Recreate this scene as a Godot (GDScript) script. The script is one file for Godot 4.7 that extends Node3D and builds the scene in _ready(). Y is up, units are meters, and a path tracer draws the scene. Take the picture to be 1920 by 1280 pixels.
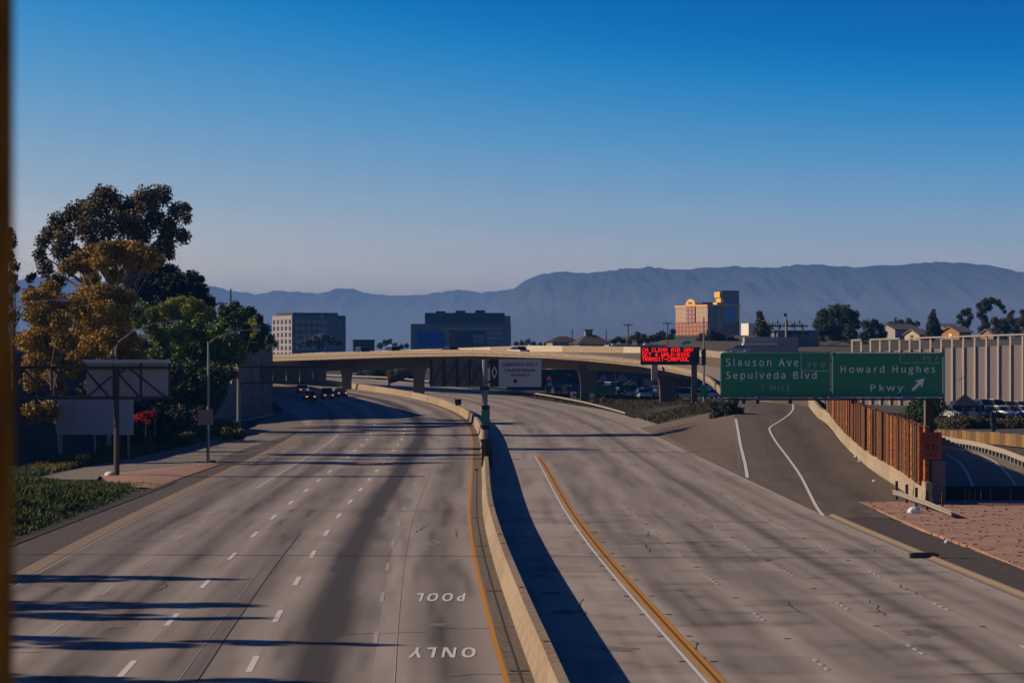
extends Node3D
# A freeway seen from an overpass at the end of the afternoon. x right, y up, -z away from the camera; metres.
const F := 4980.0    # focal length of the photograph, in its own pixels (1920 wide)
const EYE := 9.5     # camera height above the near carriageway
const HZ := 660.0    # row of the level horizon
var used := {}
var M := {}
var tex := {}
var rng := RandomNumberGenerator.new()
var nz := FastNoiseLite.new()
var nz2 := FastNoiseLite.new()

class MB:
	var v := PackedVector3Array()
	var c := PackedColorArray()
	var colored := false
	var col := Color.WHITE
	func tri(a: Vector3, b: Vector3, d: Vector3) -> void:
		v.append(a); v.append(b); v.append(d)
		if colored:
			c.append(col); c.append(col); c.append(col)
	func quad(a: Vector3, b: Vector3, d: Vector3, e: Vector3) -> void:
		tri(a, b, d); tri(a, d, e)
	func cquad(a: Vector3, b: Vector3, d: Vector3, e: Vector3, ca: Color, cb: Color, cd: Color, ce: Color) -> void:
		v.append(a); v.append(b); v.append(d); v.append(a); v.append(d); v.append(e)
		c.append(ca); c.append(cb); c.append(cd); c.append(ca); c.append(cd); c.append(ce)
	func box(p: Vector3, s: Vector3, b := Basis.IDENTITY) -> void:
		var x := b.x * s.x / 2; var y := b.y * s.y / 2; var z := b.z * s.z / 2
		var k := [p - x - y - z, p + x - y - z, p + x + y - z, p - x + y - z, p - x - y + z, p + x - y + z, p + x + y + z, p - x + y + z]
		for f in [[0, 1, 2, 3], [4, 7, 6, 5], [0, 4, 5, 1], [2, 6, 7, 3], [0, 3, 7, 4], [1, 5, 6, 2]]:
			quad(k[f[0]], k[f[1]], k[f[2]], k[f[3]])
	func bar(a: Vector3, b: Vector3, w: float, h: float) -> void:
		var z := (b - a).normalized()
		var up := Vector3.UP if absf(z.y) < 0.95 else Vector3.FORWARD
		var x := up.cross(z).normalized()
		box((a + b) / 2, Vector3(w, h, (b - a).length()), Basis(x, z.cross(x), z))
	func tube(pts: Array, rad: Array, n := 8) -> void:
		var last := []
		for i in pts.size():
			var p: Vector3 = pts[i]
			var z: Vector3 = (pts[mini(i + 1, pts.size() - 1)] - pts[maxi(i - 1, 0)]).normalized()
			var up := Vector3.UP if absf(z.y) < 0.9 else Vector3.RIGHT
			var x := up.cross(z).normalized(); var y := z.cross(x)
			var ring := []
			for k in n:
				var a := TAU * k / n
				ring.append(p + (x * cos(a) + y * sin(a)) * float(rad[i]))
			if i > 0:
				for k in n:
					quad(last[k], last[(k + 1) % n], ring[(k + 1) % n], ring[k])
			last = ring
			if i == 0 or i == pts.size() - 1:
				for k in range(1, n - 1):
					tri(ring[0], ring[k], ring[k + 1])
	func ext(poly: Array, t: Transform3D, depth: float) -> void:   # a polygon in the xy plane, pushed out along z
		var pp := PackedVector2Array(poly)
		var ix := Geometry2D.triangulate_polygon(pp)
		for k in range(0, ix.size(), 3):
			for dz in [0.0, depth]:
				tri(t * Vector3(pp[ix[k]].x, pp[ix[k]].y, dz), t * Vector3(pp[ix[k + 1]].x, pp[ix[k + 1]].y, dz), t * Vector3(pp[ix[k + 2]].x, pp[ix[k + 2]].y, dz))
		for k in pp.size():
			var a := pp[k]; var b := pp[(k + 1) % pp.size()]
			quad(t * Vector3(a.x, a.y, 0), t * Vector3(b.x, b.y, 0), t * Vector3(b.x, b.y, depth), t * Vector3(a.x, a.y, depth))
	func rows(rr: Array, closed := false, caps := false) -> void:   # skin over successive cross sections
		for i in range(1, rr.size()):
			var a: Array = rr[i - 1]; var b: Array = rr[i]
			for k in (a.size() if closed else a.size() - 1):
				var k2 := (k + 1) % a.size()
				quad(a[k], a[k2], b[k2], b[k])
		if caps:
			for r in [rr[0], rr[-1]]:
				for k in range(1, r.size() - 1):
					tri(r[0], r[k], r[k + 1])
	func mesh(off: Vector3, smooth := false) -> ArrayMesh:
		var m := ArrayMesh.new()
		var w := PackedVector3Array(v)
		for i in w.size():
			w[i] -= off
		if smooth:
			var st := SurfaceTool.new()
			st.begin(Mesh.PRIMITIVE_TRIANGLES)
			st.set_smooth_group(0)
			for i in w.size():
				if colored: st.set_color(c[i])
				st.add_vertex(w[i])
			st.index(); st.generate_normals()
			return st.commit()
		var a := []
		a.resize(Mesh.ARRAY_MAX)
		a[Mesh.ARRAY_VERTEX] = w
		if colored: a[Mesh.ARRAY_COLOR] = c
		m.add_surface_from_arrays(Mesh.PRIMITIVE_TRIANGLES, a)
		return m

# ---------- naming and parenting
func numbered(s: String) -> String:
	used[s] = used.get(s, -1) + 1
	return s if used[s] == 0 else "%s_%03d" % [s, used[s]]
func tag(o: Node3D, label: String, cat: String, group := "", kind := "") -> void:
	if label: o.set_meta("label", label)
	if cat: o.set_meta("category", cat)
	if group: o.set_meta("group", group)
	if kind: o.set_meta("kind", kind)
func thing(nm: String, label: String, cat: String, p := Vector3.ZERO, group := "", kind := "") -> Node3D:
	var o := Node3D.new()
	o.name = numbered(nm); add_child(o); o.position = p
	tag(o, label, cat, group, kind)
	return o
func origin(n: Node) -> Vector3:
	var o := Vector3.ZERO
	while n != self:
		o += n.position; n = n.get_parent()
	return o
func part(t: Node3D, nm: String, b: MB, m: Material, smooth := false) -> MeshInstance3D:   # b is in world coordinates
	var o := MeshInstance3D.new()
	o.name = nm; o.mesh = b.mesh(origin(t), smooth); o.material_override = m
	t.add_child(o, true)
	return o
func shared(t: Node3D, nm: String, m: Mesh, mat: Material, p: Vector3) -> MeshInstance3D:
	var o := MeshInstance3D.new()
	o.name = nm; o.mesh = m; o.material_override = mat; o.position = p
	t.add_child(o, true)
	return o
func single(nm: String, label: String, cat: String, b: MB, m: Material, group := "", kind := "", smooth := false) -> MeshInstance3D:
	var lo := Vector3.INF; var hi := -Vector3.INF
	for p in b.v:
		lo = lo.min(p); hi = hi.max(p)
	var at0 := Vector3((lo.x + hi.x) / 2, lo.y, (lo.z + hi.z) / 2)
	var o := MeshInstance3D.new()
	o.name = numbered(nm); o.mesh = b.mesh(at0, smooth); o.material_override = m; o.position = at0
	add_child(o); tag(o, label, cat, group, kind)
	return o
func copy(t: Node3D, nm: String, label: String, p: Vector3, turn := 0.0, group := "") -> Node3D:
	var o: Node3D = t.duplicate()
	o.name = numbered(nm); add_child(o); o.position = p; o.rotation.y = turn
	tag(o, label, "", group)
	return o

# ---------- the lie of the land
func g(d: float) -> float:      # height of the freeway and its surroundings at distance d
	if d < 240: return 0.0
	if d < 340: return 0.013 * (d - 240) * (d - 240) / 200
	if d < 560: return 0.013 * (d - 290)
	return 3.51
func e(d: float) -> float:      # height of the exit ramp, which climbs to the overpass
	if d < 200: return 0.0
	if d < 260: return (d - 200) * (d - 200) * 0.00026
	return 0.936 + 0.0335 * (d - 260)
func hill(x: float, d: float) -> float:   # the built-up rise on the right
	var up := clampf((d - 488) / 40, 0, 1) * 9.3 + clampf((d - 528) / 100, 0, 1) * 2.7 + clampf((d - 620) / 250, 0, 1) * 3.0 - 3.51 * clampf((d - 488) / 40, 0, 1)
	return g(d) + up * smoothstep(18, 40, x)
func at(px: float, py: float, d: float) -> Vector3:
	return Vector3((px - 960) / F * d, EYE - (py - HZ) / F * d, -d)
func gp(px: float, py: float, ramp := false) -> Vector3:    # the ground point seen there
	var lo := 30.0; var hi := 1500.0
	for i in 40:
		var d := (lo + hi) / 2
		var h: float = e(d) if ramp else g(d)
		if EYE - (py - HZ) * d / F > h: lo = d
		else: hi = d
	return at(px, py, lo)
const MED := [[0, 3.3], [40, 1.95], [76, 0.68], [93, 0.06], [121, -0.86], [148, -1.55], [169, -1.9], [210, -2.4], [250, -2.95], [290, -3.6], [326, -4.75], [360, -6.9], [394, -10.2], [416, -13.1], [436, -16.4], [465, -22.3], [500, -31.0], [560, -47.0], [640, -70.0], [760, -106.0]]
func med_slope(i: int) -> float:
	var a: Array = MED[maxi(i - 1, 0)]; var b: Array = MED[mini(i + 1, MED.size() - 1)]
	return (b[1] - a[1]) / float(b[0] - a[0])
func med(s: float) -> float:    # x of the foot of the median barrier at distance s
	var i := 0
	while i < MED.size() - 2 and s > MED[i + 1][0]: i += 1
	var w: float = MED[i + 1][0] - MED[i][0]
	var t: float = (s - MED[i][0]) / w
	var m0 := med_slope(i) * w; var m1 := med_slope(i + 1) * w
	var t2 := t * t; var t3 := t2 * t
	return MED[i][1] * (2 * t3 - 3 * t2 + 1) + m0 * (t3 - 2 * t2 + t) + MED[i + 1][1] * (-2 * t3 + 3 * t2) + m1 * (t3 - t2)
func P(off: float, s: float, up := 0.0) -> Vector3:   # off metres to the right of the foot of the barrier
	var k := (med(s + 1) - med(s - 1)) / 2
	var l := sqrt(1 + k * k)
	var z := s - off * k / l
	return Vector3(med(s) + off / l, g(z) + up, -z)

# ---------- materials
func lin(r: float, gg: float, b: float) -> Color:
	return Color(r, gg, b).linear_to_srgb()
func noise_tex(key: String, freq: float, lo: float, hi: float, oct := 4, type := FastNoiseLite.TYPE_SIMPLEX_SMOOTH) -> NoiseTexture2D:
	if not tex.has(key):
		var n := FastNoiseLite.new()
		n.seed = key.hash() % 1000; n.frequency = freq; n.fractal_octaves = oct; n.noise_type = type
		var r := Gradient.new()
		r.set_color(0, Color(lo, lo, lo)); r.set_color(1, Color(hi, hi, hi))
		var t := NoiseTexture2D.new()
		t.width = 512; t.height = 512; t.seamless = true; t.noise = n; t.color_ramp = r
		tex[key] = t
	return tex[key]
func mat(key: String, r: float, gg: float, b: float, rough := 0.85, wear := "", size := 4.0, bump := 0.0) -> StandardMaterial3D:
	if M.has(key): return M[key]
	var m := StandardMaterial3D.new()
	m.resource_name = key; m.albedo_color = lin(r, gg, b); m.roughness = rough
	if wear:
		m.albedo_texture = tex[wear]
		m.uv1_triplanar = true; m.uv1_world_triplanar = true; m.uv1_scale = Vector3.ONE / size
		if bump > 0:
			m.heightmap_enabled = true; m.heightmap_texture = tex[wear]; m.heightmap_scale = bump
	M[key] = m
	return m
func vmat(key: String, rough := 0.9, wear := "", size := 4.0, back := 0.0) -> StandardMaterial3D:
	if M.has(key): return M[key]
	var m := mat(key, 1, 1, 1, rough, wear, size)
	m.vertex_color_use_as_albedo = true
	if back > 0:
		m.backlight_enabled = true; m.backlight = Color(back, back, back)
	return m
func metal(key: String, r: float, gg: float, b: float, rough := 0.4) -> StandardMaterial3D:
	var m := mat(key, r, gg, b, rough)
	m.metallic = 0.8
	return m

# ---------- lettering
var fonts := {}
func font(gap: int, bold := false) -> Font:
	var k := "%d%s" % [gap, bold]
	if not fonts.has(k):
		var s := SystemFont.new()
		s.font_names = PackedStringArray(["Droid Sans"])
		if bold: s.font_weight = 700
		var fv := FontVariation.new()
		fv.base_font = s; fv.spacing_glyph = gap
		fonts[k] = fv
	return fonts[k]
func text(t: Node3D, nm: String, s: String, x0: float, x1: float, y0: float, y1: float, d: float, m: Material, gap := 4, bold := false) -> void:   # fitted into photo columns x0..x1, rows y0..y1, standing at distance d
	var tm := TextMesh.new()
	tm.text = s; tm.font = font(gap, bold); tm.font_size = 48; tm.pixel_size = 0.01; tm.depth = 0.02; tm.curve_step = 2.0
	var bb := tm.get_aabb()
	var a := at(x0, y1, d); var b := at(x1, y0, d)
	var o := MeshInstance3D.new()
	o.name = nm; o.mesh = tm; o.material_override = m
	var sc := Vector3((b.x - a.x) / bb.size.x, (b.y - a.y) / bb.size.y, 1)
	o.scale = sc
	o.position = Vector3(a.x - bb.position.x * sc.x, a.y - bb.position.y * sc.y, -d) - origin(t)
	t.add_child(o, true)

func _ready() -> void:
	# camera, sky, sun, exposure
	var cam := Camera3D.new()
	cam.name = "camera"; add_child(cam)
	cam.position = Vector3(0, EYE, 0)
	cam.projection = Camera3D.PROJECTION_FRUSTUM
	cam.near = 0.4; cam.far = 30000
	cam.size = 2 * 640.0 / F * cam.near
	cam.frustum_offset = Vector2(0, (HZ - 640.0) * 1.0 / F * cam.near)
	var env := Environment.new()
	env.tonemap_mode = Environment.TONE_MAPPER_LINEAR
	env.tonemap_exposure = 1.16
	env.sdfgi_enabled = true; env.ssao_enabled = true; env.ssil_enabled = true
	env.background_mode = Environment.BG_SKY
	env.sky = Sky.new()
	env.sky.sky_material = air()
	env.fog_enabled = true
	env.fog_light_color = lin(0.06, 0.33, 1.0)
	env.fog_density = 0.000095
	env.volumetric_fog_enabled = true; env.volumetric_fog_density = 0.0
	var we := WorldEnvironment.new()
	we.name = "environment"; we.environment = env
	var ca := CameraAttributesPhysical.new()
	ca.frustum_focal_length = 93.4; ca.frustum_focus_distance = 230; ca.exposure_aperture = 11.0
	we.camera_attributes = ca
	add_child(we)
	var sun := DirectionalLight3D.new()
	sun.name = "sun"; add_child(sun)
	sun.light_color = Color(1.0, 0.89, 0.76); sun.light_energy = 1.6; sun.light_angular_distance = 0.5; sun.shadow_enabled = true
	sun.look_at_from_position(Vector3(-0.91, 0.41, -0.05), Vector3.ZERO)
	# textures and materials
	rng.seed = 7
	nz.seed = 3; nz.frequency = 1.0; nz.fractal_octaves = 3
	nz2.seed = 11; nz2.frequency = 1.0; nz2.fractal_octaves = 4
	noise_tex("fine", 0.06, 0.72, 1.0, 5)
	noise_tex("blotch", 0.012, 0.62, 1.0, 5)
	noise_tex("grain", 0.2, 0.6, 1.0, 3)
	noise_tex("rust", 0.02, 0.25, 1.0, 5)
	land()
	roads()
	barrier()
	overpass()
	left_side()
	ramp_side()
	center_signs()
	exit_sign()
	message_sign()
	far_buildings()
	lot_right()
	hillside_right()
	left_trees()
	right_trees()
	lived_in()
	railing_post()

const SKY := [[0.0, 1.15, 0.95, 0.66], [1.2, 1.1, 0.92, 0.66], [1.9, 0.66, 0.66, 0.60], [2.6, 0.39, 0.49, 0.56], [3.5, 0.22, 0.39, 0.56], [4.4, 0.11, 0.32, 0.56], [5.3, 0.045, 0.255, 0.54], [6.2, 0.008, 0.20, 0.50], [7.0, 0.0, 0.145, 0.45], [8.2, 0.0, 0.10, 0.38], [11.0, 0.0015, 0.06, 0.29], [18.0, 0.001, 0.032, 0.17], [30.0, 0.001, 0.018, 0.10], [50.0, 0.001, 0.012, 0.07], [90.0, 0.001, 0.010, 0.055]]
func air() -> PanoramaSkyMaterial:     # a clear evening sky: pale over the horizon, paler towards the sun, quickly deepening overhead
	var w := 128; var h := 2048
	var im := Image.create(w, h, false, Image.FORMAT_RGBF)
	var sd := Vector3(-0.91, 0.41, -0.05).normalized()
	for j in h:
		var el := 90.0 - (j + 0.5) / h * 180.0
		for i in w:
			var az := (i + 0.5) / w * 360.0
			if az > 180.0: az -= 360.0
			var k := 0
			var f := 1.10 - 0.50 * (1.0 - smoothstep(-24.0, 14.0, az)) * smoothstep(180.0, 120.0, absf(az))
			var q := maxf(el, 0.0) * lerpf(f, 1.0, smoothstep(9.0, 30.0, el))
			while k < SKY.size() - 2 and q > SKY[k + 1][0]: k += 1
			var t: float = clampf((q - SKY[k][0]) / (SKY[k + 1][0] - SKY[k][0]), 0, 1)
			var c := Color(lerpf(SKY[k][1], SKY[k + 1][1], t), lerpf(SKY[k][2], SKY[k + 1][2], t), lerpf(SKY[k][3], SKY[k + 1][3], t))
			var d := Vector3(cos(deg_to_rad(el)) * sin(deg_to_rad(az)), sin(deg_to_rad(el)), -cos(deg_to_rad(el)) * cos(deg_to_rad(az)))
			var g0 := exp(-rad_to_deg(acos(clampf(d.dot(sd), -1, 1))) / 11.0)
			c += Color(0.35, 0.30, 0.24) * g0
			im.set_pixel(i, j, c if el > 0 else Color(0.07, 0.065, 0.06))
	var m := PanoramaSkyMaterial.new()
	m.panorama = ImageTexture.create_from_image(im)
	return m

# ---------- setting
func land() -> void:
	mist(Vector3(0, 62, -5300), Vector3(11000, 128, 6200))
	ground_sheet(-60.0, 480.0, "ground", "dark bare earth beside the freeway", mat("earth", 0.085, 0.07, 0.045, 0.95, "blotch", 30.0))
	ground_sheet(480.0, 14000.0, "plain", "flat dark land beyond the overpass reaching to the mountains", mat("plain_scrub", 0.045, 0.05, 0.04, 0.95, "blotch", 80.0))
	mountains("mountain_range", "long blue hazy mountain ridge across the right half of the horizon", 8200.0, RIDGE_A, 5)
	mountains("mountain_range", "farther pale blue mountain chain low behind the left half of the skyline", 11500.0, RIDGE_B, 9)
func mist(p: Vector3, s: Vector3) -> void:      # the haze lying on the basin before the mountains
	var f := FogVolume.new()
	f.name = "haze_bank"; f.shape = RenderingServer.FOG_VOLUME_SHAPE_BOX; f.size = s; f.position = p
	var m := FogMaterial.new()
	m.albedo = lin(0.48, 0.66, 1.0); m.density = 0.00017
	f.material = m
	add_child(f); tag(f, "", "", "", "stuff")
const RIDGE_A := [[940, 552], [965, 540], [990, 524], [1015, 515], [1040, 511], [1100, 510], [1160, 505], [1225, 500], [1262, 506], [1300, 505], [1370, 498], [1440, 502], [1500, 496], [1560, 497], [1600, 500], [1640, 498], [1700, 496], [1770, 491], [1830, 494], [1880, 502], [1920, 510], [2050, 512], [2300, 520], [2700, 510], [3100, 540], [3600, 600]]
const RIDGE_B := [[-1700, 600], [-1100, 560], [-600, 535], [-200, 520], [0, 528], [100, 516], [250, 536], [400, 538], [440, 546], [480, 552], [520, 545], [560, 547], [600, 549], [630, 542], [660, 541], [700, 551], [760, 554], [800, 551], [860, 543], [900, 548], [960, 542], [1010, 546], [1080, 556], [1200, 600]]
func ground_sheet(z0: float, z1: float, nm: String, label: String, m: Material) -> void:
	var b := MB.new()
	var zs := []
	var z := z0
	while z < minf(z1, 700): zs.append(z); z += 10
	if z1 > 700: zs.append_array([700, 1000, 1600, 3000, 6000, 14000])
	else: zs.append(z1)
	var xs: Array = [-9000, -3000, -900, -300, -120, -40, 0, 40, 120, 300, 900, 3000, 9000]
	for i in range(1, zs.size()):
		for k in range(1, xs.size()):
			b.quad(Vector3(xs[k - 1], g(zs[i - 1]) - 0.12, -zs[i - 1]), Vector3(xs[k], g(zs[i - 1]) - 0.12, -zs[i - 1]), Vector3(xs[k], g(zs[i]) - 0.12, -zs[i]), Vector3(xs[k - 1], g(zs[i]) - 0.12, -zs[i]))
	single(nm, label, "ground", b, m, "", "structure")

func mountains(nm: String, label: String, d: float, prof: Array, sd: int) -> void:
	var b := MB.new()
	var n := FastNoiseLite.new()
	n.seed = sd; n.frequency = 0.0055; n.fractal_octaves = 5; n.fractal_type = FastNoiseLite.FRACTAL_RIDGED
	var fine := FastNoiseLite.new()
	fine.seed = sd + 1; fine.frequency = 0.006; fine.fractal_octaves = 3
	var grid := []
	var px: float = prof[0][0]
	while px <= prof[-1][0]:
		var i := 0
		while i < prof.size() - 2 and px > prof[i + 1][0]: i += 1
		var t: float = clampf((px - prof[i][0]) / float(prof[i + 1][0] - prof[i][0]), 0, 1)
		var py: float = lerpf(prof[i][1], prof[i + 1][1], t) + nz2.get_noise_2d(px * 0.045, sd) * 3.2 + nz.get_noise_2d(px * 0.15, sd) * 1.4
		var x := (px - 960) / F * d
		var top := EYE + (HZ - py) / F * d
		var line := []
		for k in 19:
			var q := (k - 13) / 13.0       # -1 at the foot towards us, 0 on the ridge
			var fall := 1.0 - absf(q) if q < 0 else 1.0 - q * 1.6
			var y := top * pow(clampf(fall, 0, 1), 0.85)
			var side := clampf(absf(q) * 5, 0, 1)
			y += (n.get_noise_2d(x, q * 2600) - 0.3) * top * 0.12 * side * clampf(fall * 2, 0, 1) + fine.get_noise_2d(x, q * 2600) * 5
			line.append(Vector3(x, maxf(y, -5), -d - q * 2600))
		grid.append(line)
		px += 4
	b.rows(grid)
	single(nm, label, "mountains", b, mat("chaparral", 0.042, 0.042, 0.030, 0.95, "blotch", 500.0), "", "structure", true)

func streak(x: float, c: float, w: float) -> float:
	var t := (x - c) / w
	return exp(-t * t)
const LANES_L := [0.7, 4.7, 8.36, 12.1, 15.75, 19.85]
const LANES_R := [0.78, 5.15, 8.9, 12.55, 16.2, 19.85]
func road_tone(off: float, s: float) -> Color:    # rubber and oil worn into each lane, and slabs cast at different times
	var w := 0.0
	var brown := 0.0
	var lanes: Array = LANES_R if off > 0 else LANES_L
	var l := absf(off)
	var drift := nz.get_noise_2d(s * 0.012, 5.0) * 0.35
	if off < 0:
		w = 0.44 * streak(l, 2.4, 1.15) + 0.40 * streak(l, 10.2 + drift, 0.9) +  0.92 * streak(l, 6.5 + drift * 0.5, 1.0) + 0.14 * streak(l, 5.1, 0.3)
		brown = 0.20 * streak(l, 9.3 + drift, 0.4) + 0.24 * streak(l, 11.1 + drift, 0.4) + 0.16 * streak(l, 14.0, 0.5)
		w += 0.46 * streak(l, 13.7 + drift, 0.95) + 0.22 * streak(l, 15.2, 0.4) + 0.52 * streak(l, 17.6 + drift, 1.2) + 0.35 * streak(l, 19.4, 0.6)
	else:
		brown = 0.26 * streak(l, 6.3 + drift, 0.5) + 0.22 * streak(l, 7.9 + drift, 0.5) + 0.2 * streak(l, 9.9, 0.4) + 0.24 * streak(l, 11.5 + drift, 0.45) + 0.58 * streak(l, 14.5 + drift * 0.5, 0.48) + 0.2 * streak(l, 17.0 + drift, 0.45) + 0.34 * streak(l, 18.5 + drift, 0.4)
		w = 0.20 * streak(l, 7.1, 0.8) + 0.26 * streak(l, 10.7 + drift, 0.7) + 0.18 * streak(l, 13.2, 0.5) + 0.14 * streak(l, 15.4, 0.4) + 0.10 * streak(l, 17.6, 0.7)
	var k := 0
	while k < lanes.size() - 1 and l > lanes[k + 1]: k += 1
	var q := floorf(s / 4.6)
	var h := absf(sin(q * 12.9898 + k * 78.233 + (13.0 if off > 0 else 0.0)) * 43758.5453)
	h -= floorf(h)
	var cast := (h - 0.5) * (0.34 if off > 0 and s < 165 and l < 12.6 else 0.11)
	if h > 0.84 and off > 0 and l < 16: cast -= 0.16
	w += 0.20 * smoothstep(0.05, 0.4, nz2.get_noise_2d(l * 1.1 + (50.0 if off > 0 else 0.0), s * 0.025))
	if off > 0: w += 0.22 * smoothstep(0.22, 0.42, nz.get_noise_2d(l * 0.16, s * 0.30)) * smoothstep(60, 85, s) * smoothstep(175, 140, s)
	w += nz2.get_noise_2d(l * 0.5, s * 0.03) * 0.13 + nz.get_noise_2d(l * 3.0, s * 0.012) * 0.09
	w = w * 1.12 + 0.02 + 0.05 * (nz.get_noise_2d(l * 6.0, s * 0.02) + nz.get_noise_2d(l * 1.7, s * 0.05 + 30.0))
	w *= 1.0 + 0.12 * nz.get_noise_2d(s * 0.02, l * 0.2)
	var a := clampf((1 - w) * (1 - brown * 1.0) * (1 + cast), 0.13, 1.15)
	var br := clampf(brown * 0.5, 0, 0.4)
	return Color(0.47 * a, 0.42 * a * (1 - br * 0.12), 0.385 * a * (1 - br * 0.4))

func lay(b: MB, o0: float, o1: float, s0: float, s1: float, ds: float, dp: float, up: float, wear := true) -> void:   # a sheet that follows the road
	var ns := maxi(1, roundi((s1 - s0) / ds)); var np := maxi(1, roundi(absf(o1 - o0) / dp))
	var last := []; var lastc := []
	for i in ns + 1:
		var s := lerpf(s0, s1, float(i) / ns)
		var row := []; var rc := []
		for k in np + 1:
			var o := lerpf(o0, o1, float(k) / np)
			row.append(P(o, s, up))
			rc.append(road_tone(o, s) if wear else b.col)
		if i > 0:
			for k in np:
				if wear: b.cquad(last[k], last[k + 1], row[k + 1], row[k], lastc[k], lastc[k + 1], rc[k + 1], rc[k])
				else: b.quad(last[k], last[k + 1], row[k + 1], row[k])
		last = row; lastc = rc

func slab(road: Node3D, o0: float, o1: float, s0: float, s1: float, m: Material) -> void:    # a cast slab, its rim dipping into the joint
	var b := MB.new()
	b.colored = true
	var us := [0.0, 0.012]
	var n := maxi(6, roundi((o1 - o0) / 0.3))
	for k in range(1, n): us.append(lerpf(o0, o1, float(k) / n) - o0)
	us.append_array([o1 - o0 - 0.012, o1 - o0])
	var vs := [0.0, 0.015, 0.9, 1.9, 2.8, 3.7, s1 - s0 - 0.015, s1 - s0]
	var grid := []; var cols := []
	for j in vs.size():
		var row := []; var rc := []
		for i in us.size():
			var rim: bool = j == 0 or i == 0 or j == vs.size() - 1 or i == us.size() - 1
			row.append(P(o0 + us[i], s0 + vs[j], (-0.007 if j == 0 or j == vs.size() - 1 else -0.002) if rim else 0.0))
			rc.append(road_tone(lerpf(o0 + us[i], (o0 + o1) / 2, 0.02), lerpf(s0 + vs[j], (s0 + s1) / 2, 0.02)))
		grid.append(row); cols.append(rc)
	for j in range(1, vs.size()):
		for i in range(1, us.size()):
			b.cquad(grid[j - 1][i - 1], grid[j - 1][i], grid[j][i], grid[j][i - 1], cols[j - 1][i - 1], cols[j - 1][i], cols[j][i], cols[j][i - 1])
	part(road, "concrete_slab", b, m)

func ribbon(t: Node3D, nm: String, off: float, s0: float, s1: float, w: float, m: Material, up := 0.008) -> void:
	var b := MB.new()
	lay(b, off - w / 2, off + w / 2, s0, s1, 3.0 if s1 - s0 > 8 else s1 - s0, w, up, false)
	part(t, nm, b, m)

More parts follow.
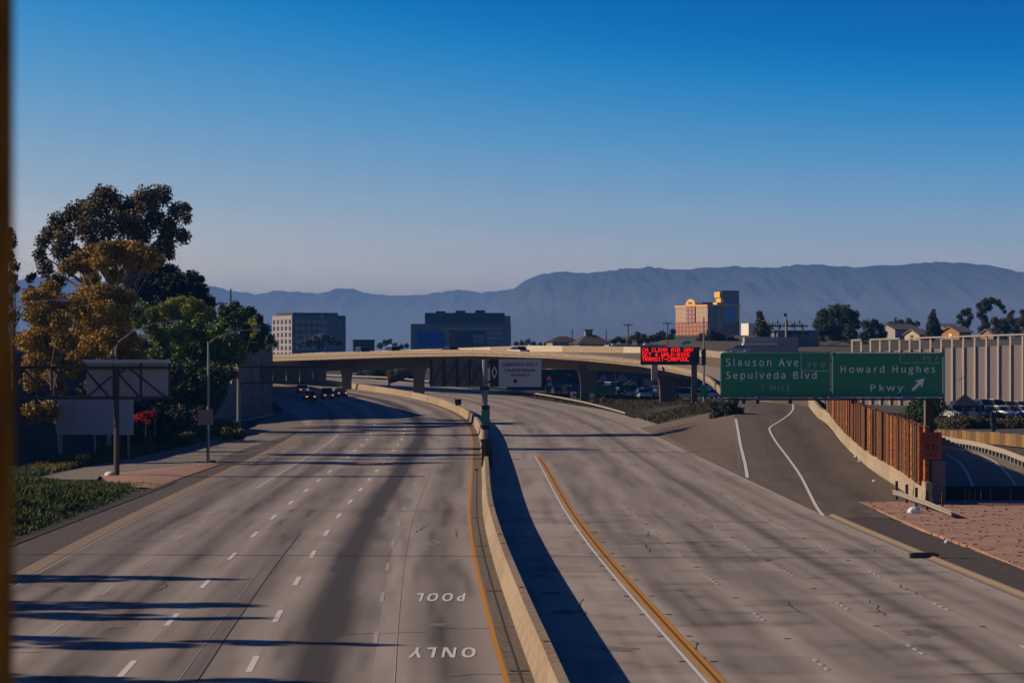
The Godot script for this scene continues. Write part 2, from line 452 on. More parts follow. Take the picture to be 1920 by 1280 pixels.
func roads() -> void:
	var cm := vmat("concrete_road", 0.8, "fine", 1.7)
	cm.heightmap_enabled = true; cm.heightmap_texture = tex["fine"]; cm.heightmap_scale = 0.4
	var bed := mat("joint_dirt", 0.06, 0.05, 0.045)
	var white := mat("worn_white_paint", 0.88, 0.88, 0.88, 0.7, "fine", 1.2)
	var dull := mat("faded_white_paint", 0.58, 0.57, 0.57, 0.8, "grain", 0.6)
	var yellow := mat("yellow_paint", 0.80, 0.36, 0.004, 0.7, "grain", 1.5)
	var black := mat("black_sealant", 0.03, 0.028, 0.027, 0.7)
	for side in [-1, 1]:
		var lanes: Array = LANES_R if side > 0 else LANES_L
		var road := thing("right_roadway" if side > 0 else "left_roadway", "", "", Vector3(side * 8.0, 0, -120), "", "structure")
		var b := MB.new()
		lay(b, side * 0.5, side * 19.95, 66, 164, 4, 20, -0.022, false)
		part(road, "roadbed", b, bed)
		for q in range(15, 35):
			for k in lanes.size() - 1:
				var a: float = lanes[k]; var c: float = lanes[k + 1]
				slab(road, a if side > 0 else -c, c if side > 0 else -a, q * 4.6, q * 4.6 + 4.6, cm)
		var f := MB.new()
		f.colored = true
		lay(f, side * lanes[0], side * 19.85, 20, 69.0, 4, 0.8, 0.0)
		lay(f, side * lanes[0], side * 19.85, 161.0, 330, 4.6, 0.45, 0.0)
		lay(f, side * lanes[0], side * (19.85 if side > 0 else 24.0), 330, 700, 8, 0.7, 0.0)
		part(road, "far_pavement", f, cm)
		road.set_meta("label", "pale concrete carriageway to the right of the median barrier, empty" if side > 0 else "pale concrete carriageway to the left of the median barrier with dashed lanes")
		if side < 0:
			var gut := MB.new()
			lay(gut, -0.7, 0.0, 20, 700, 4, 0.7, 0.0, false)
			part(road, "median_gutter", gut, mat("stained_gutter", 0.19, 0.155, 0.11, 0.9, "blotch", 3.0))
			ribbon(road, "gutter_joint", -0.36, 60, 215, 0.06, black)
			for s in [79.0, 105.5, 130.0, 152.0]:
				var dg := MB.new()
				lay(dg, -0.64, -0.06, s, s + 0.35, 0.35, 0.6, 0.014, false)
				part(road, "drain_slot", dg, black)
			ribbon(road, "yellow_edge_line", -0.82, 50, 430, 0.16, yellow)
			ribbon(road, "white_edge_line", -19.75, 60, 330, 0.10, dull)
			var tan := MB.new()
			lay(tan, -20.75, -19.9, 50, 330, 4, 0.9, 0.0, false)
			part(road, "concrete_gutter", tan, mat("tan_gutter", 0.33, 0.255, 0.18, 0.9, "fine", 2.0))
			var sh := MB.new()
			lay(sh, -24.6, -20.8, 40, 330, 4, 1.3, -0.012, false)
			part(road, "shoulder", sh, mat("dark_shoulder", 0.115, 0.095, 0.09, 0.9, "blotch", 5.0, 0.5))
			for L in [[-4.75, 88.4, 0.16, dull], [-8.4, 81.3, 0.2, white], [-12.1, 80.2, 0.2, white], [-15.75, 91.9, 0.14, dull]]:
				var s: float = L[1]
				while s < 330:
					ribbon(road, "lane_dash", L[0], s - 2.1, s + 2.1, L[2], L[3])
					s += 14.63
			ribbon(road, "solid_lane_line", -15.75, 186, 300, 0.10, white, 0.012)
			ribbon(road, "worn_joint", -4.05, 70, 215, 0.035, dull, 0.01)
			ribbon(road, "worn_joint", -10.3, 70, 118, 0.03, dull, 0.01)
			ribbon(road, "wet_seam", -9.75, 76, 140, 0.03, black, 0.01)
			for w in [["POOL", 101.3, 104.6, 780.0, 872.0], ["ONLY", 82.6, 85.4, 768.0, 892.0]]:   # painted for the drivers who come towards us
				var tm := TextMesh.new()
				tm.text = w[0]; tm.font = font(6, true); tm.font_size = 48; tm.pixel_size = 0.01; tm.depth = 0.0; tm.curve_step = 3.0
				var bb := tm.get_aabb()
				var d: float = (w[1] + w[2]) / 2
				var x0: float = (w[3] - 960) / F * d; var x1: float = (w[4] - 960) / F * d
				var sx: float = (x1 - x0) / bb.size.x; var sy: float = (w[2] - w[1]) / bb.size.y
				var o := MeshInstance3D.new()
				o.name = "road_lettering"; o.mesh = tm; o.material_override = white
				o.transform = Transform3D(Basis(Vector3(-sx, 0, 0), Vector3(0, 0, sy), Vector3(0, 1, 0)), Vector3(x1 + bb.position.x * sx, 0.012, -w[2] - bb.position.y * sy) - road.position)
				road.add_child(o, true)
			var dm := MB.new()
			var ct := gp(812, 1017)
			for k in 4:
				var p0: Vector3 = ct + [Vector3(0.42, 0, 0), Vector3(0, 0, 1.7), Vector3(-0.42, 0, 0), Vector3(0, 0, -1.7)][k]
				var p1: Vector3 = ct + [Vector3(0, 0, 1.7), Vector3(-0.42, 0, 0), Vector3(0, 0, -1.7), Vector3(0.42, 0, 0)][k]
				dm.quad(p0 + Vector3(0, 0.012, 0), p1 + Vector3(0, 0.012, 0), ct.lerp(p1, 0.78) + Vector3(0, 0.012, 0), ct.lerp(p0, 0.78) + Vector3(0, 0.012, 0))
			part(road, "diamond_marking", dm, dull)
		else:
			var gut := MB.new()
			lay(gut, 0.0, 0.78, 20, 700, 4, 0.8, 0.0, false)
			part(road, "median_gutter", gut, mat("stained_gutter", 0.19, 0.155, 0.11, 0.9, "blotch", 3.0))
			ribbon(road, "yellow_line", 5.17, 60, 241, 0.16, yellow)
			ribbon(road, "yellow_line", 5.43, 60, 241, 0.16, yellow)
			ribbon(road, "yellow_line_gap", 5.30, 60, 241, 0.08, mat("dark_gap", 0.09, 0.06, 0.03), 0.01)
			ribbon(road, "white_line", 4.93, 60, 243, 0.11, white)
			ribbon(road, "white_edge_line", 19.72, 60, 240, 0.10, dull)
			var dot := CylinderMesh.new()
			dot.top_radius = 0.035; dot.bottom_radius = 0.05; dot.height = 0.02; dot.radial_segments = 8; dot.rings = 1
			var dash := BoxMesh.new()
			dash.size = Vector3(0.12, 0.018, 0.62)
			var refl := BoxMesh.new()
			refl.size = Vector3(0.20, 0.02, 0.10)
			for L in [[8.9, 80.4], [12.55, 84.4], [16.2, 84.0]]:
				var s: float = L[1]
				while s < 180:
					for k in 3:
						shared(road, "lane_marker", dash, dull, P(L[0], s - 1.1 + k * 1.1, 0.01) - road.position)
					shared(road, "lane_reflector", refl, black, P(L[0], s + 7.3, 0.011) - road.position)
					s += 14.63
			var r := 74.0
			while r < 160:
				for o in [4.75, 5.72]:
					shared(road, "line_reflector", refl, black, P(o, r, 0.012) - road.position)
				r += 7.3
	# cracks and tar patches in the slabs
	var tar := mat("tar_patch", 0.25, 0.215, 0.19, 0.9, "blotch", 2.0)
	for side in [-1, 1]:
		var road: Node3D = get_node("right_roadway" if side > 0 else "left_roadway")
		for i in 13:
			var cb := MB.new()
			var s := rng.randf_range(72, 150); var o: float = side * rng.randf_range(1.2, 19.0)
			var across := rng.randf() < 0.35
			var last := []
			for k in 14:
				var q := P(o, s, 0.006); var w := rng.randf_range(0.012, 0.035)
				var row := [q - Vector3(w, 0, w * 0.5), q + Vector3(w, 0, w * 0.5)] if not across else [q - Vector3(0, 0, w * 1.6), q + Vector3(0, 0, w * 1.6)]
				if k > 0: cb.quad(last[0], last[1], row[1], row[0])
				last = row
				s += rng.randf_range(-0.12, 0.2) if across else rng.randf_range(0.2, 0.7)
				o += (rng.randf_range(0.1, 0.32)) if across else rng.randf_range(-0.12, 0.12)
			part(road, "crack", cb, black)
		for q in ([[1.3, 112, 0.9, 1.6], [1.5, 96, 1.1, 2.0], [1.4, 104, 0.9, 1.2], [2.4, 84, 1.3, 1.6], [9.4, 121, 3.0, 1.3], [12.9, 128, 3.0, 1.0], [6.0, 131, 2.2, 1.1], [13.0, 88, 1.2, 2.6]] if side > 0 else [[13.0, 92, 1.6, 2.8], [17.0, 108, 2.0, 2.2], [2.2, 92, 1.0, 1.4]]):
			var pb := MB.new()
			var n := 14
			var c := P(side * (q[0] + q[2] / 2), q[1] + q[3] / 2, 0.004)
			for k in n:
				var r0 := 0.8 + 0.2 * sin(k * 2.4 + q[1]); var r1 := 0.8 + 0.2 * sin(((k + 1) % n) * 2.4 + q[1])
				var a0 := TAU * k / n; var a1 := TAU * (k + 1) / n
				pb.tri(c, c + Vector3(cos(a0) * q[2] * 0.6 * r0, 0, sin(a0) * q[3] * 0.6 * r0), c + Vector3(cos(a1) * q[2] * 0.6 * r1, 0, sin(a1) * q[3] * 0.6 * r1))
			part(road, "stain_patch", pb, tar)
	# right-hand dike, dark shoulder, and the sheets between the road and the ramp
	var b2 := MB.new()
	lay(b2, 20.5, 23.2, 30, 158, 4, 0.8, -0.012, false)
	lay(b2, 19.85, 21.2, 158, 172, 4, 0.8, -0.014, false)
	single("shoulder", "dark brown asphalt shoulder strip along the right carriageway", "road", b2, mat("brown_asphalt", 0.075, 0.058, 0.045, 0.95, "blotch", 4.0, 0.6), "", "structure")
	var dk := []
	for i in 27:
		var s := 154 - i * 4.5
		dk.append([P(19.9, s), P(20.1, s, 0.02), P(20.28, s, 0.11), P(20.4, s, 0.11), P(20.5, s, -0.01)])
	var db := MB.new()
	db.rows(dk)
	var dike := single("kerb", "low rolled tan kerb between the right carriageway and the brown shoulder", "kerb", db, mat("tan_kerb", 0.30, 0.235, 0.165, 0.9, "fine", 2.0), "", "structure")
	var far_sh := MB.new()
	lay(far_sh, 19.85, 23.4, 312, 420, 6, 1.2, -0.004, false)
	lay(far_sh, 19.85, 21.5, 420, 640, 8, 1.2, -0.004, false)
	single("shoulder", "pale concrete shoulder of the right carriageway short of the overpass", "road", far_sh, mat("pale_concrete", 0.40, 0.36, 0.31, 0.9, "fine", 3.0), "", "structure")

const BARRIER := [Vector2(0.0, 0.0), Vector2(0.12, 0.25), Vector2(0.24, 1.0), Vector2(0.53, 1.0), Vector2(0.65, 0.25), Vector2(0.77, 0.0)]
func barrier() -> void:
	var t := thing("median_barrier", "long sunlit cream concrete median barrier dividing the two carriageways", "barrier", P(0.4, 60))
	var mats := []
	for k in 4:
		mats.append(mat("barrier_concrete_%d" % k, 0.42 - k * 0.02, 0.335 - k * 0.02, 0.235 - k * 0.014, 0.9, "blotch", 1.6 + k * 0.5, 0.2))
	var s := 30.0; var k := 0
	while s < 690:
		var rr := []
		for i in 4:
			var row := []
			for p in BARRIER:
				row.append(P(p.x, s + 6.096 * i / 3.0, p.y))
			rr.append(row)
		var b := MB.new()
		b.rows(rr, true)
		part(t, "barrier_section", b, mats[(k * 7 + k / 3) % 4])
		s += 6.1; k += 1
	var st := MB.new()
	for q in [78.0, 96.0, 118.0, 124.0, 147.0, 165.0]:   # small cast-in fittings on the top
		st.box(P(0.38, q, 1.015), Vector3(0.14, 0.03, 0.2))
	part(t, "top_fitting", st, mat("rusty_fitting", 0.20, 0.09, 0.03)).set_meta("kind", "stuff")
	var a := MB.new()
	a.box(P(0.39, 372, 1.15), Vector3(0.7, 0.5, 0.5)); a.box(P(0.39, 372, 1.5), Vector3(0.9, 0.7, 0.3))
	single("barrier_marker", "dark marker box on the median barrier where the road bends away", "marker", a, mat("black_sealant", 0.03, 0.028, 0.027))

# ---------- overpass
const OVER := [[1388, 300, 792, 797, 800], [1372, 322, 757, 764, 782], [1350, 345, 727, 733, 757], [1330, 357, 708, 716, 733], [1306, 368, 695, 704.5, 722], [1253, 382, 684.5, 692, 710], [1200, 393, 675, 682, 702], [1105, 406, 665.5, 675, 696], [1016, 418, 660, 671, 692], [883, 438, 655, 667, 690], [750, 460, 657, 669, 690], [663, 478, 660, 672, 693], [510, 512, 664.5, 677, 697], [430, 535, 668, 680, 700]]
func over_row(i: int) -> Array:
	var r: Array = OVER[i]
	var a: Array = OVER[maxi(i - 1, 0)]; var c: Array = OVER[mini(i + 1, OVER.size() - 1)]
	var dir: Vector3 = at(c[0], HZ, c[1]) - at(a[0], HZ, a[1])
	dir.y = 0; dir = dir.normalized()
	var n := Vector3(-dir.z, 0, dir.x)     # away from the camera
	if n.x < 0: n = -n
	var top := at(r[0], r[2], r[1])
	var fas: float = EYE - (r[3] - HZ) * r[1] / F
	var web: float = EYE - (r[4] - HZ) * r[1] / F
	return [top, n, fas, web]
func over_at(t: float) -> Array:
	var i := clampi(int(t), 0, OVER.size() - 2)
	var a := over_row(i); var b := over_row(i + 1); var f := t - i
	return [a[0].lerp(b[0], f), a[1].lerp(b[1], f).normalized(), lerpf(a[2], b[2], f), lerpf(a[3], b[3], f)]
func overpass() -> void:
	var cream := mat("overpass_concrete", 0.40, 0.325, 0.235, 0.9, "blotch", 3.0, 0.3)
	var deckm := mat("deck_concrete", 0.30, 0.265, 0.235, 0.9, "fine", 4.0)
	var t := thing("overpass", "curving cream concrete overpass spanning both carriageways", "bridge", over_row(6)[0] * Vector3(1, 0, 1))
	var near := []; var ledge := []; var deck := []; var gird := []; var far := []
	var tt := 0.0
	while tt <= OVER.size() - 1:
		var r := over_at(tt)
		var p: Vector3 = r[0]; var n: Vector3 = r[1]
		var y := p.y; var q := Vector3(p.x, 0, p.z)
		var low: float = minf(r[2], y - 0.75)
		var web: float = minf(r[3], low - 0.5)
		var wide := 11.0
		var ins := lerpf(2.7, 5.0, clampf((tt - 6.5) / 2.5, 0, 1))  # inset widens to put more shade on the left girder web
		var bank := lerpf(1.7, 0.35, clampf((tt - 5) / 5.0, 0, 1))
		if tt < 2.5: bank *= clampf(tt / 2.5, 0.1, 1)
		near.append([q + n * 0.10 + Vector3(0, y - 0.72, 0), q + Vector3(0, y - 0.6, 0), q + Vector3(0, y, 0), q + n * 0.28 + Vector3(0, y, 0), q + n * 0.45 + Vector3(0, y - 0.95, 0), q + n * 0.10 + Vector3(0, y - 0.95, 0)])
		ledge.append([q + Vector3(0, low, 0), q + Vector3(0, low + (y - 0.74 - low) * 0.98, 0), q + n * 0.5 + Vector3(0, y - 0.74, 0), q + n * (ins + 0.2) + Vector3(0, low - 0.1, 0)])
		deck.append([q + n * 0.42 + Vector3(0, y - 0.93, 0), q + n * 4 + Vector3(0, y - 0.93 + bank * 0.35, 0), q + n * 8 + Vector3(0, y - 0.93 + bank * 0.72, 0), q + n * wide + Vector3(0, y - 0.93 + bank, 0)])
		gird.append([q + n * ins + Vector3(0, low - 0.06, 0), q + n * (ins + 0.4) + Vector3(0, web, 0), q + n * (wide - 2.0) + Vector3(0, web + bank, 0), q + n * (wide - 1.4) + Vector3(0, low + bank - 0.06, 0)])
		var fy := y - 0.95 + bank
		far.append([q + n * (wide - 0.4) + Vector3(0, fy, 0), q + n * (wide - 0.25) + Vector3(0, fy + 1.0, 0), q + n * wide + Vector3(0, fy + 1.0, 0), q + n * wide + Vector3(0, fy - 0.7, 0)])
		tt += 0.25
	for s in [["near_parapet", near, cream, true], ["deck_edge", ledge, cream, true], ["deck", deck, deckm, false], ["box_girder", gird, mat("shaded_girder_concrete", 0.20, 0.15, 0.095, 0.9, "fine", 6.0), true]]:  # girder colour darkened to deepen the shade under the deck edge
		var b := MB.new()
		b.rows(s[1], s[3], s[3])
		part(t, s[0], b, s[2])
	for i in range(0, far.size() - 1, 2):       # far parapet: cast sections, newer ones paler
		var b := MB.new()
		b.rows(far.slice(i, mini(i + 3, far.size())), true, true)
		part(t, "far_parapet_section", b, cream if (i * 5) % 7 > 2 else mat("new_parapet", 0.60, 0.53, 0.42, 0.9, "fine", 3.0))
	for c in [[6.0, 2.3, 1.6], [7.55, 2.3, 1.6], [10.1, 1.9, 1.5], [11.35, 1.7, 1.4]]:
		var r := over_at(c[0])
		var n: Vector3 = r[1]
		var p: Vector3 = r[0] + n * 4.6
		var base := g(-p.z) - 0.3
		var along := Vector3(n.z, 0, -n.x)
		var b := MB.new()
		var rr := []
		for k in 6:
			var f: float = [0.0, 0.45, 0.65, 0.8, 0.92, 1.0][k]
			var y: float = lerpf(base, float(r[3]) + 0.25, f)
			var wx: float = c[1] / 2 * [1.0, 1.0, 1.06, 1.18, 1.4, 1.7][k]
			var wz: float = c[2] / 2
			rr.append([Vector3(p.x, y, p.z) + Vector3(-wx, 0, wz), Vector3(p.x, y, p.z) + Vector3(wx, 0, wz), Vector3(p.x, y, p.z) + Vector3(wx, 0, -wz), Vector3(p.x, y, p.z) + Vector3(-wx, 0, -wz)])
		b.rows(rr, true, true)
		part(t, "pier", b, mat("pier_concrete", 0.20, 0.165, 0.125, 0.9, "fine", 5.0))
	var cap := MB.new()
	cap.box(at(1227.5, 698, 384), Vector3(0.9, 2.3, 0.9))
	part(t, "bracket_block", cap, mat("new_parapet", 0.60, 0.53, 0.42))
	var rail := MB.new()     # guardrail along the far edge of the right carriageway
	for s in range(350, 640, 4):
		rail.bar(P(21.2, s, 0.62), P(21.2, s + 4.02, 0.62), 0.12, 0.22)
	single("guardrail", "pale steel guardrail along the outer edge of the right carriageway under the overpass", "guardrail", rail, mat("galvanised", 0.24, 0.22, 0.19, 0.7))
	var cn := thing("connector_ramp", "small cream curved connector ramp seen under the overpass beside the second pier", "ramp", gp(770, 712))
	for k in 2:
		var rr := []
		for i in 9:
			var f := i / 8.0
			var p := at(lerpf(728, 792, f), lerpf(714, 684, f * f * 0.6 + f * 0.4) + k * 5, 500.0 - f * 12 + k * 3)
			rr.append([p, p + Vector3(0, 0.8, 0), p + Vector3(0.2, 0.8, -0.3), p + Vector3(0.2, 0, -0.3)])
		var b := MB.new()
		b.rows(rr, true, true)
		part(cn, "parapet", b, cream)
	var orange := MB.new()
	orange.box(at(729, 704, 452), Vector3(0.8, 0.8, 0.05), Basis(Vector3.FORWARD, PI / 4))
	var os := thing("warning_sign", "small orange diamond sign on a post on the median under the overpass", "road sign", at(729, 727, 452))
	part(os, "panel", orange, mat("orange_sign", 0.5, 0.14, 0.02))
	var op := MB.new()
	op.box(at(729.5, 716, 452.2), Vector3(0.35, 2.1, 0.12))
	part(os, "post", op, mat("dark_post", 0.05, 0.04, 0.035))

# ---------- sheets given by their left and right edge at each distance
func strip(rows_: Array, up := 0.0, crown := 0.0, n := 6) -> MB:    # rows of [distance, left x, left height, right x, right height]
	var b := MB.new()
	var grid := []
	for i in rows_.size() - 1:
		var a: Array = rows_[i]; var c: Array = rows_[i + 1]
		var m := maxi(1, roundi(absf(c[0] - a[0]) / 6.0))
		for j in m + (1 if i == rows_.size() - 2 else 0):
			var f := float(j) / m
			var row := []
			for k in n + 1:
				var h := float(k) / n
				var x := lerpf(lerpf(a[1], c[1], f), lerpf(a[3], c[3], f), h)
				var y := lerpf(lerpf(a[2], c[2], f), lerpf(a[4], c[4], f), h) + sin(h * PI) * crown
				row.append(Vector3(x, y + up, -lerpf(a[0], c[0], f)))
			grid.append(row)
	b.rows(grid)
	return b
func flat(r: Array) -> Array:      # [distance, left x, right x] on the freeway's own level
	var out := []
	for q in r: out.append([q[0], q[1], g(q[0]), q[2], g(q[0])])
	return out
func line_on(pts: Array, w: float, up: float, ramp := false) -> MB:    # a painted line through photo points
	var b := MB.new()
	var c := Curve3D.new()
	var pp := []
	for p in pts: pp.append(gp(p.x, p.y, ramp))
	for i in pp.size():
		var tg: Vector3 = (pp[mini(i + 1, pp.size() - 1)] - pp[maxi(i - 1, 0)]) / 6.0
		var lim: float = 1.0
		c.add_point(pp[i], -tg * lim, tg * lim)
	var l := c.get_baked_length()
	var last := []
	var k := int(l / 2.0) + 2
	for i in k + 1:
		var q := c.sample_baked(l * i / k); var q2 := c.sample_baked(minf(l, l * i / k + 0.5)); var q1 := c.sample_baked(maxf(0, l * i / k - 0.5))
		var dir := (q2 - q1); dir.y = 0; dir = dir.normalized()
		var nn := Vector3(-dir.z, 0, dir.x) * w / 2
		q.y = (e(-q.z) if ramp else g(-q.z)) + up
		var row := [q - nn, q + nn]
		if i > 0: b.quad(last[0], last[1], row[1], row[0])
		last = row
	return b
func tuft(b: MB, p: Vector3, h: float, n: int, lean := 0.5, w := 0.04) -> void:    # blades of grass or weed
	for i in n:
		var a := rng.randf() * TAU
		var q := p + Vector3(rng.randf_range(-0.25, 0.25), 0, rng.randf_range(-0.25, 0.25))
		var hh := h * rng.randf_range(0.5, 1.1)
		var s := Vector3(cos(a), 0, sin(a))
		var k := rng.randf_range(0.55, 1.25)
		var base := b.col
		b.col = Color(base.r * k * rng.randf_range(0.85, 1.2), base.g * k, base.b * k)
		var tip := q + Vector3(rng.randf_range(-lean, lean) * hh, hh, rng.randf_range(-lean, lean) * hh)
		b.tri(q - s * w, q + s * w, tip)
		b.col = base

func bank_h(x: float, d: float) -> float:
	var f := smoothstep(-24.6, -31.5, x) * smoothstep(95, 125, d) * smoothstep(193, 160, d)
	return f * (1.5 + 0.25 * nz.get_noise_2d(x * 0.2, d * 0.08))
func emb_toe(d: float) -> float:
	if d < 318: return lerpf(-37.5, -33.5, clampf((d - 190) / 110, 0, 1))
	if d < 372: return lerpf(-36.5, -36.0, (d - 318) / 54)
	return lerpf(-36.0, -80.0, (d - 372) / 150)
func emb_h(x: float, d: float) -> float:
	var o := emb_toe(d) - x
	if o <= 0: return g(d)
	var rise := 10.5 * smoothstep(0, 20, o) if d < 330 else 10.5 * smoothstep(0, lerpf(20, 4, clampf((d - 330) / 40, 0, 1)), o)
	return g(d) + rise * smoothstep(180, 235, d)
func left_side() -> void:
	# grass bank, rose paved island, slip road
	var gb := MB.new()
	var grid := []
	for i in 34:
		var d := 92 + i * 3.1
		var row := []
		for k in 26:
			var x := -24.5 - k * 0.9
			row.append(Vector3(x, bank_h(x, d) + 0.02, -d))
		grid.append(row)
	gb.rows(grid)
	single("grass_bank", "low mound of dark earth under grass at the left edge of the road", "bank", gb, mat("bank_soil", 0.045, 0.045, 0.02, 0.95, "blotch", 3.0), "", "structure", true)
	var gr := MB.new()
	gr.colored = true
	for i in 26000:
		var d := rng.randf_range(100, 190)
		var x := -25.2 - rng.randf() * 16
		var lim := 0.25 + 0.75 * smoothstep(-24.6, -27, x)
		if bank_h(x, d) < 0.05 and rng.randf() > 0.15: continue
		if nz2.get_noise_2d(x * 0.5, d * 0.25) < -0.22: continue
		var k := 1.0 + nz2.get_noise_2d(x * 0.3 + 9, d * 0.2) * 0.9
		gr.col = Color(0.060 * k, 0.095 * k, 0.008 * k)
		tuft(gr, Vector3(x, bank_h(x, d), -d), 0.42 * lim, 4, 0.7, 0.05)
	single("grass", "rough green grass covering the bank at the left edge", "grass", gr, vmat("grass_blades", 0.8, "", 1.0, 0.35), "", "stuff")
	var isl := strip(flat([[184, -26.6, -24.9], [190, -28.4, -24.95], [195, -29.8, -25.0], [205, -31.9, -24.9], [215, -29.2, -24.8], [226, -25.6, -24.6]]), 0.03, 0.12)
	single("paved_island", "rose coloured paved island between the slip road and the left shoulder", "traffic island", isl, mat("rose_paving", 0.50, 0.30, 0.22, 0.9, "blotch", 2.5, 0.8), "", "structure", true)
	var slip := strip(flat([[198, -36.5, -31.0], [205, -36.3, -31.8], [215, -35.6, -28.9], [226, -34.9, -25.4], [245, -33.6, -26.2], [270, -32.6, -26.0], [295, -31.9, -24.9], [322, -31.2, -24.9], [350, -32.5, -28.0], [372, -34.5, -31.0]]), 0.0)
	var sr := thing("slip_road", "pale slip road joining the left carriageway from behind the sign post", "", Vector3(-30, 0, -250), "", "structure")
	part(sr, "pavement", slip, mat("slip_concrete", 0.30, 0.265, 0.23, 0.9, "blotch", 5.0))
	for L in [[Vector2(215, 884), Vector2(330, 871), Vector2(420, 858), Vector2(520, 836), Vector2(575, 822)], [Vector2(300, 861), Vector2(420, 846), Vector2(520, 826)]]:
		part(sr, "white_line", line_on(L, 0.09, 0.02), M["faded_white_paint"])
	# embankment behind
	var em := MB.new()
	grid = []
	for i in 58:
		var d := 186 + i * 6.0
		var row := []
		for k in 24:
			var o: float = 1.5 * k * (1 + k * 0.12)
			var x := emb_toe(d) - o
			row.append(Vector3(x, emb_h(x, d) - 0.02 + nz.get_noise_2d(x * 0.2, d * 0.2) * 0.3 * minf(1, o / 3), -d))
		grid.append(row)
	em.rows(grid)
	single("embankment", "dark planted embankment rising on the left of the slip road", "bank", em, mat("leaf_litter", 0.022, 0.019, 0.010, 0.95, "blotch", 3.0), "", "structure", true)
	var wd := MB.new()
	wd.colored = true
	for i in 2600:
		var d := rng.randf_range(200, 318)
		var x := emb_toe(d) + rng.randf_range(-1.8, 0.6)
		var k := rng.randf_range(0.6, 1.3)
		var yel := nz2.get_noise_2d(d * 0.1, 3.0) > 0.05
		wd.col = Color(0.17 * k, 0.13 * k, 0.03 * k) if yel else Color(0.07 * k, 0.12 * k, 0.025 * k)
		tuft(wd, Vector3(x, emb_h(x, d), -d), 1.0 if nz.get_noise_2d(d * 0.08, 1.0) > 0 else 0.55, 7, 0.5, 0.06)
	single("weeds", "fringe of green and straw coloured weeds along the slip road", "weeds", wd, M["grass_blades"], "", "stuff")
	# retaining wall
	var w := thing("retaining_wall", "grey concrete retaining wall stepping up to the left end of the overpass", "wall", Vector3(-35, 0, -345))
	var top := [[400, 790, 338], [420, 762, 341], [440, 700, 347], [447, 680, 348.5], [455, 655, 350], [482, 652, 356], [510, 650, 362]]
	var front := []; var back := []; var cop := []
	for p in top:
		var a := at(p[0], p[1], p[2])
		front.append([Vector3(a.x, 0, a.z), a, a + Vector3(-0.3, 0, -0.4), Vector3(a.x - 0.3, 0, a.z - 0.4)])
		cop.append([a + Vector3(0.05, 0.0, 0.1), a + Vector3(0.05, 0.28, 0.1), a + Vector3(-0.4, 0.28, -0.5), a + Vector3(-0.4, 0.0, -0.5)])
	var b := MB.new()
	b.rows(front, true, true)
	var wm := mat("grey_wall", 0.27, 0.25, 0.23, 0.9, "blotch", 6.0, 0.8)
	part(w, "wing_wall", b, wm)
	b = MB.new()
	b.rows(cop, true, true)
	part(w, "coping", b, mat("pale_concrete", 0.40, 0.36, 0.31, 0.9, "fine", 3.0))
	b = MB.new()
	var e0 := at(510, 650, 362); var rr := []
	for k in 7:
		var f := k / 6.0
		var q := e0.lerp(Vector3(-46.6, 6.5, -512), f)
		rr.append([Vector3(q.x, 0, q.z), q, q + Vector3(-0.6, 0, 0), Vector3(q.x - 0.6, 0, q.z)])
	b.rows(rr, true, true)
	part(w, "side_wall", b, wm)
	b = MB.new()
	for k in 6:
		b.box(e0.lerp(Vector3(-46.6, 6.5, -512), k / 6.0) + Vector3(0.04, -4.5, 0), Vector3(0.06, 9.0, 0.12))
	for p in [447.0, 470.0, 490.0]:
		b.box(at(p, 720, 348.2 + (p - 447) * 0.22), Vector3(0.1, 8.0, 0.1))
	part(w, "wall_rib", b, mat("wall_groove", 0.12, 0.11, 0.10))
	b = MB.new()
	b.bar(at(440, 792, 340), at(508, 778, 360), 0.5, 0.5)
	part(w, "footing_kerb", b, M["pale_concrete"])
	# street lamps
	lamp(gp(390, 870), 640, [Vector2(402, 634), Vector2(425, 625), Vector2(450, 620), Vector2(474, 617.5)], "tall grey street lamp standing on the rose island, arm over the slip road")
	lamp(at(216, 862, 238), 650, [Vector2(222, 640), Vector2(248, 622), Vector2(285, 607), Vector2(321, 603)], "grey street lamp whose arm rises above the overhead sign truss")
	lamp(Vector3(-30.6, bank_h(-30.6, 160) - 0.1, -160), 590, [Vector2(22, 580), Vector2(50, 568), Vector2(80, 563), Vector2(107, 562)], "street lamp at the left edge among the golden trees")
	lamp(Vector3(-25.6, 0.0, -125), 250, [Vector2(-55, 240), Vector2(-40, 228), Vector2(-28, 224)], "street lamp outside the frame whose shadow crosses the left lanes")
	# overhead sign seen from behind, with its truss
	var dk := mat("weathered_steel", 0.055, 0.04, 0.032, 0.7, "blotch", 2.0)
	var d := 203.0
	var t := thing("sign_truss", "dark steel cantilever truss on a single post carrying a sign seen from behind", "sign structure", gp(218, 893))
	b = MB.new()
	b.tube([gp(218, 893) - Vector3(0, 0.3, 0), at(218, 690, d)], [0.22, 0.2], 10)
	part(t, "post", b, dk)
	for z in [0.0, -1.2]:
		for y in [689.0, 746.0]:
			b = MB.new()
			b.bar(at(-40, y, d) + Vector3(0, 0, z), at(319, y, d) + Vector3(0, 0, z), 0.16, 0.22)
			part(t, "chord", b, dk)
	for q in [[40, 689, 40, 746], [96, 689, 96, 746], [40, 689, 96, 746], [96, 689, 155, 746], [155, 689, 155, 746], [160, 746, 208, 706], [160, 694, 205, 746], [212, 689, 212, 746], [212, 689, 262, 746], [264, 689, 264, 746], [240, 689, 312, 746], [318, 680, 318, 747], [222, 700, 238, 689]]:
		b = MB.new()
		b.bar(at(q[0], q[1], d - 0.1), at(q[2], q[3], d - 0.1), 0.12, 0.16)
		part(t, "brace", b, dk)
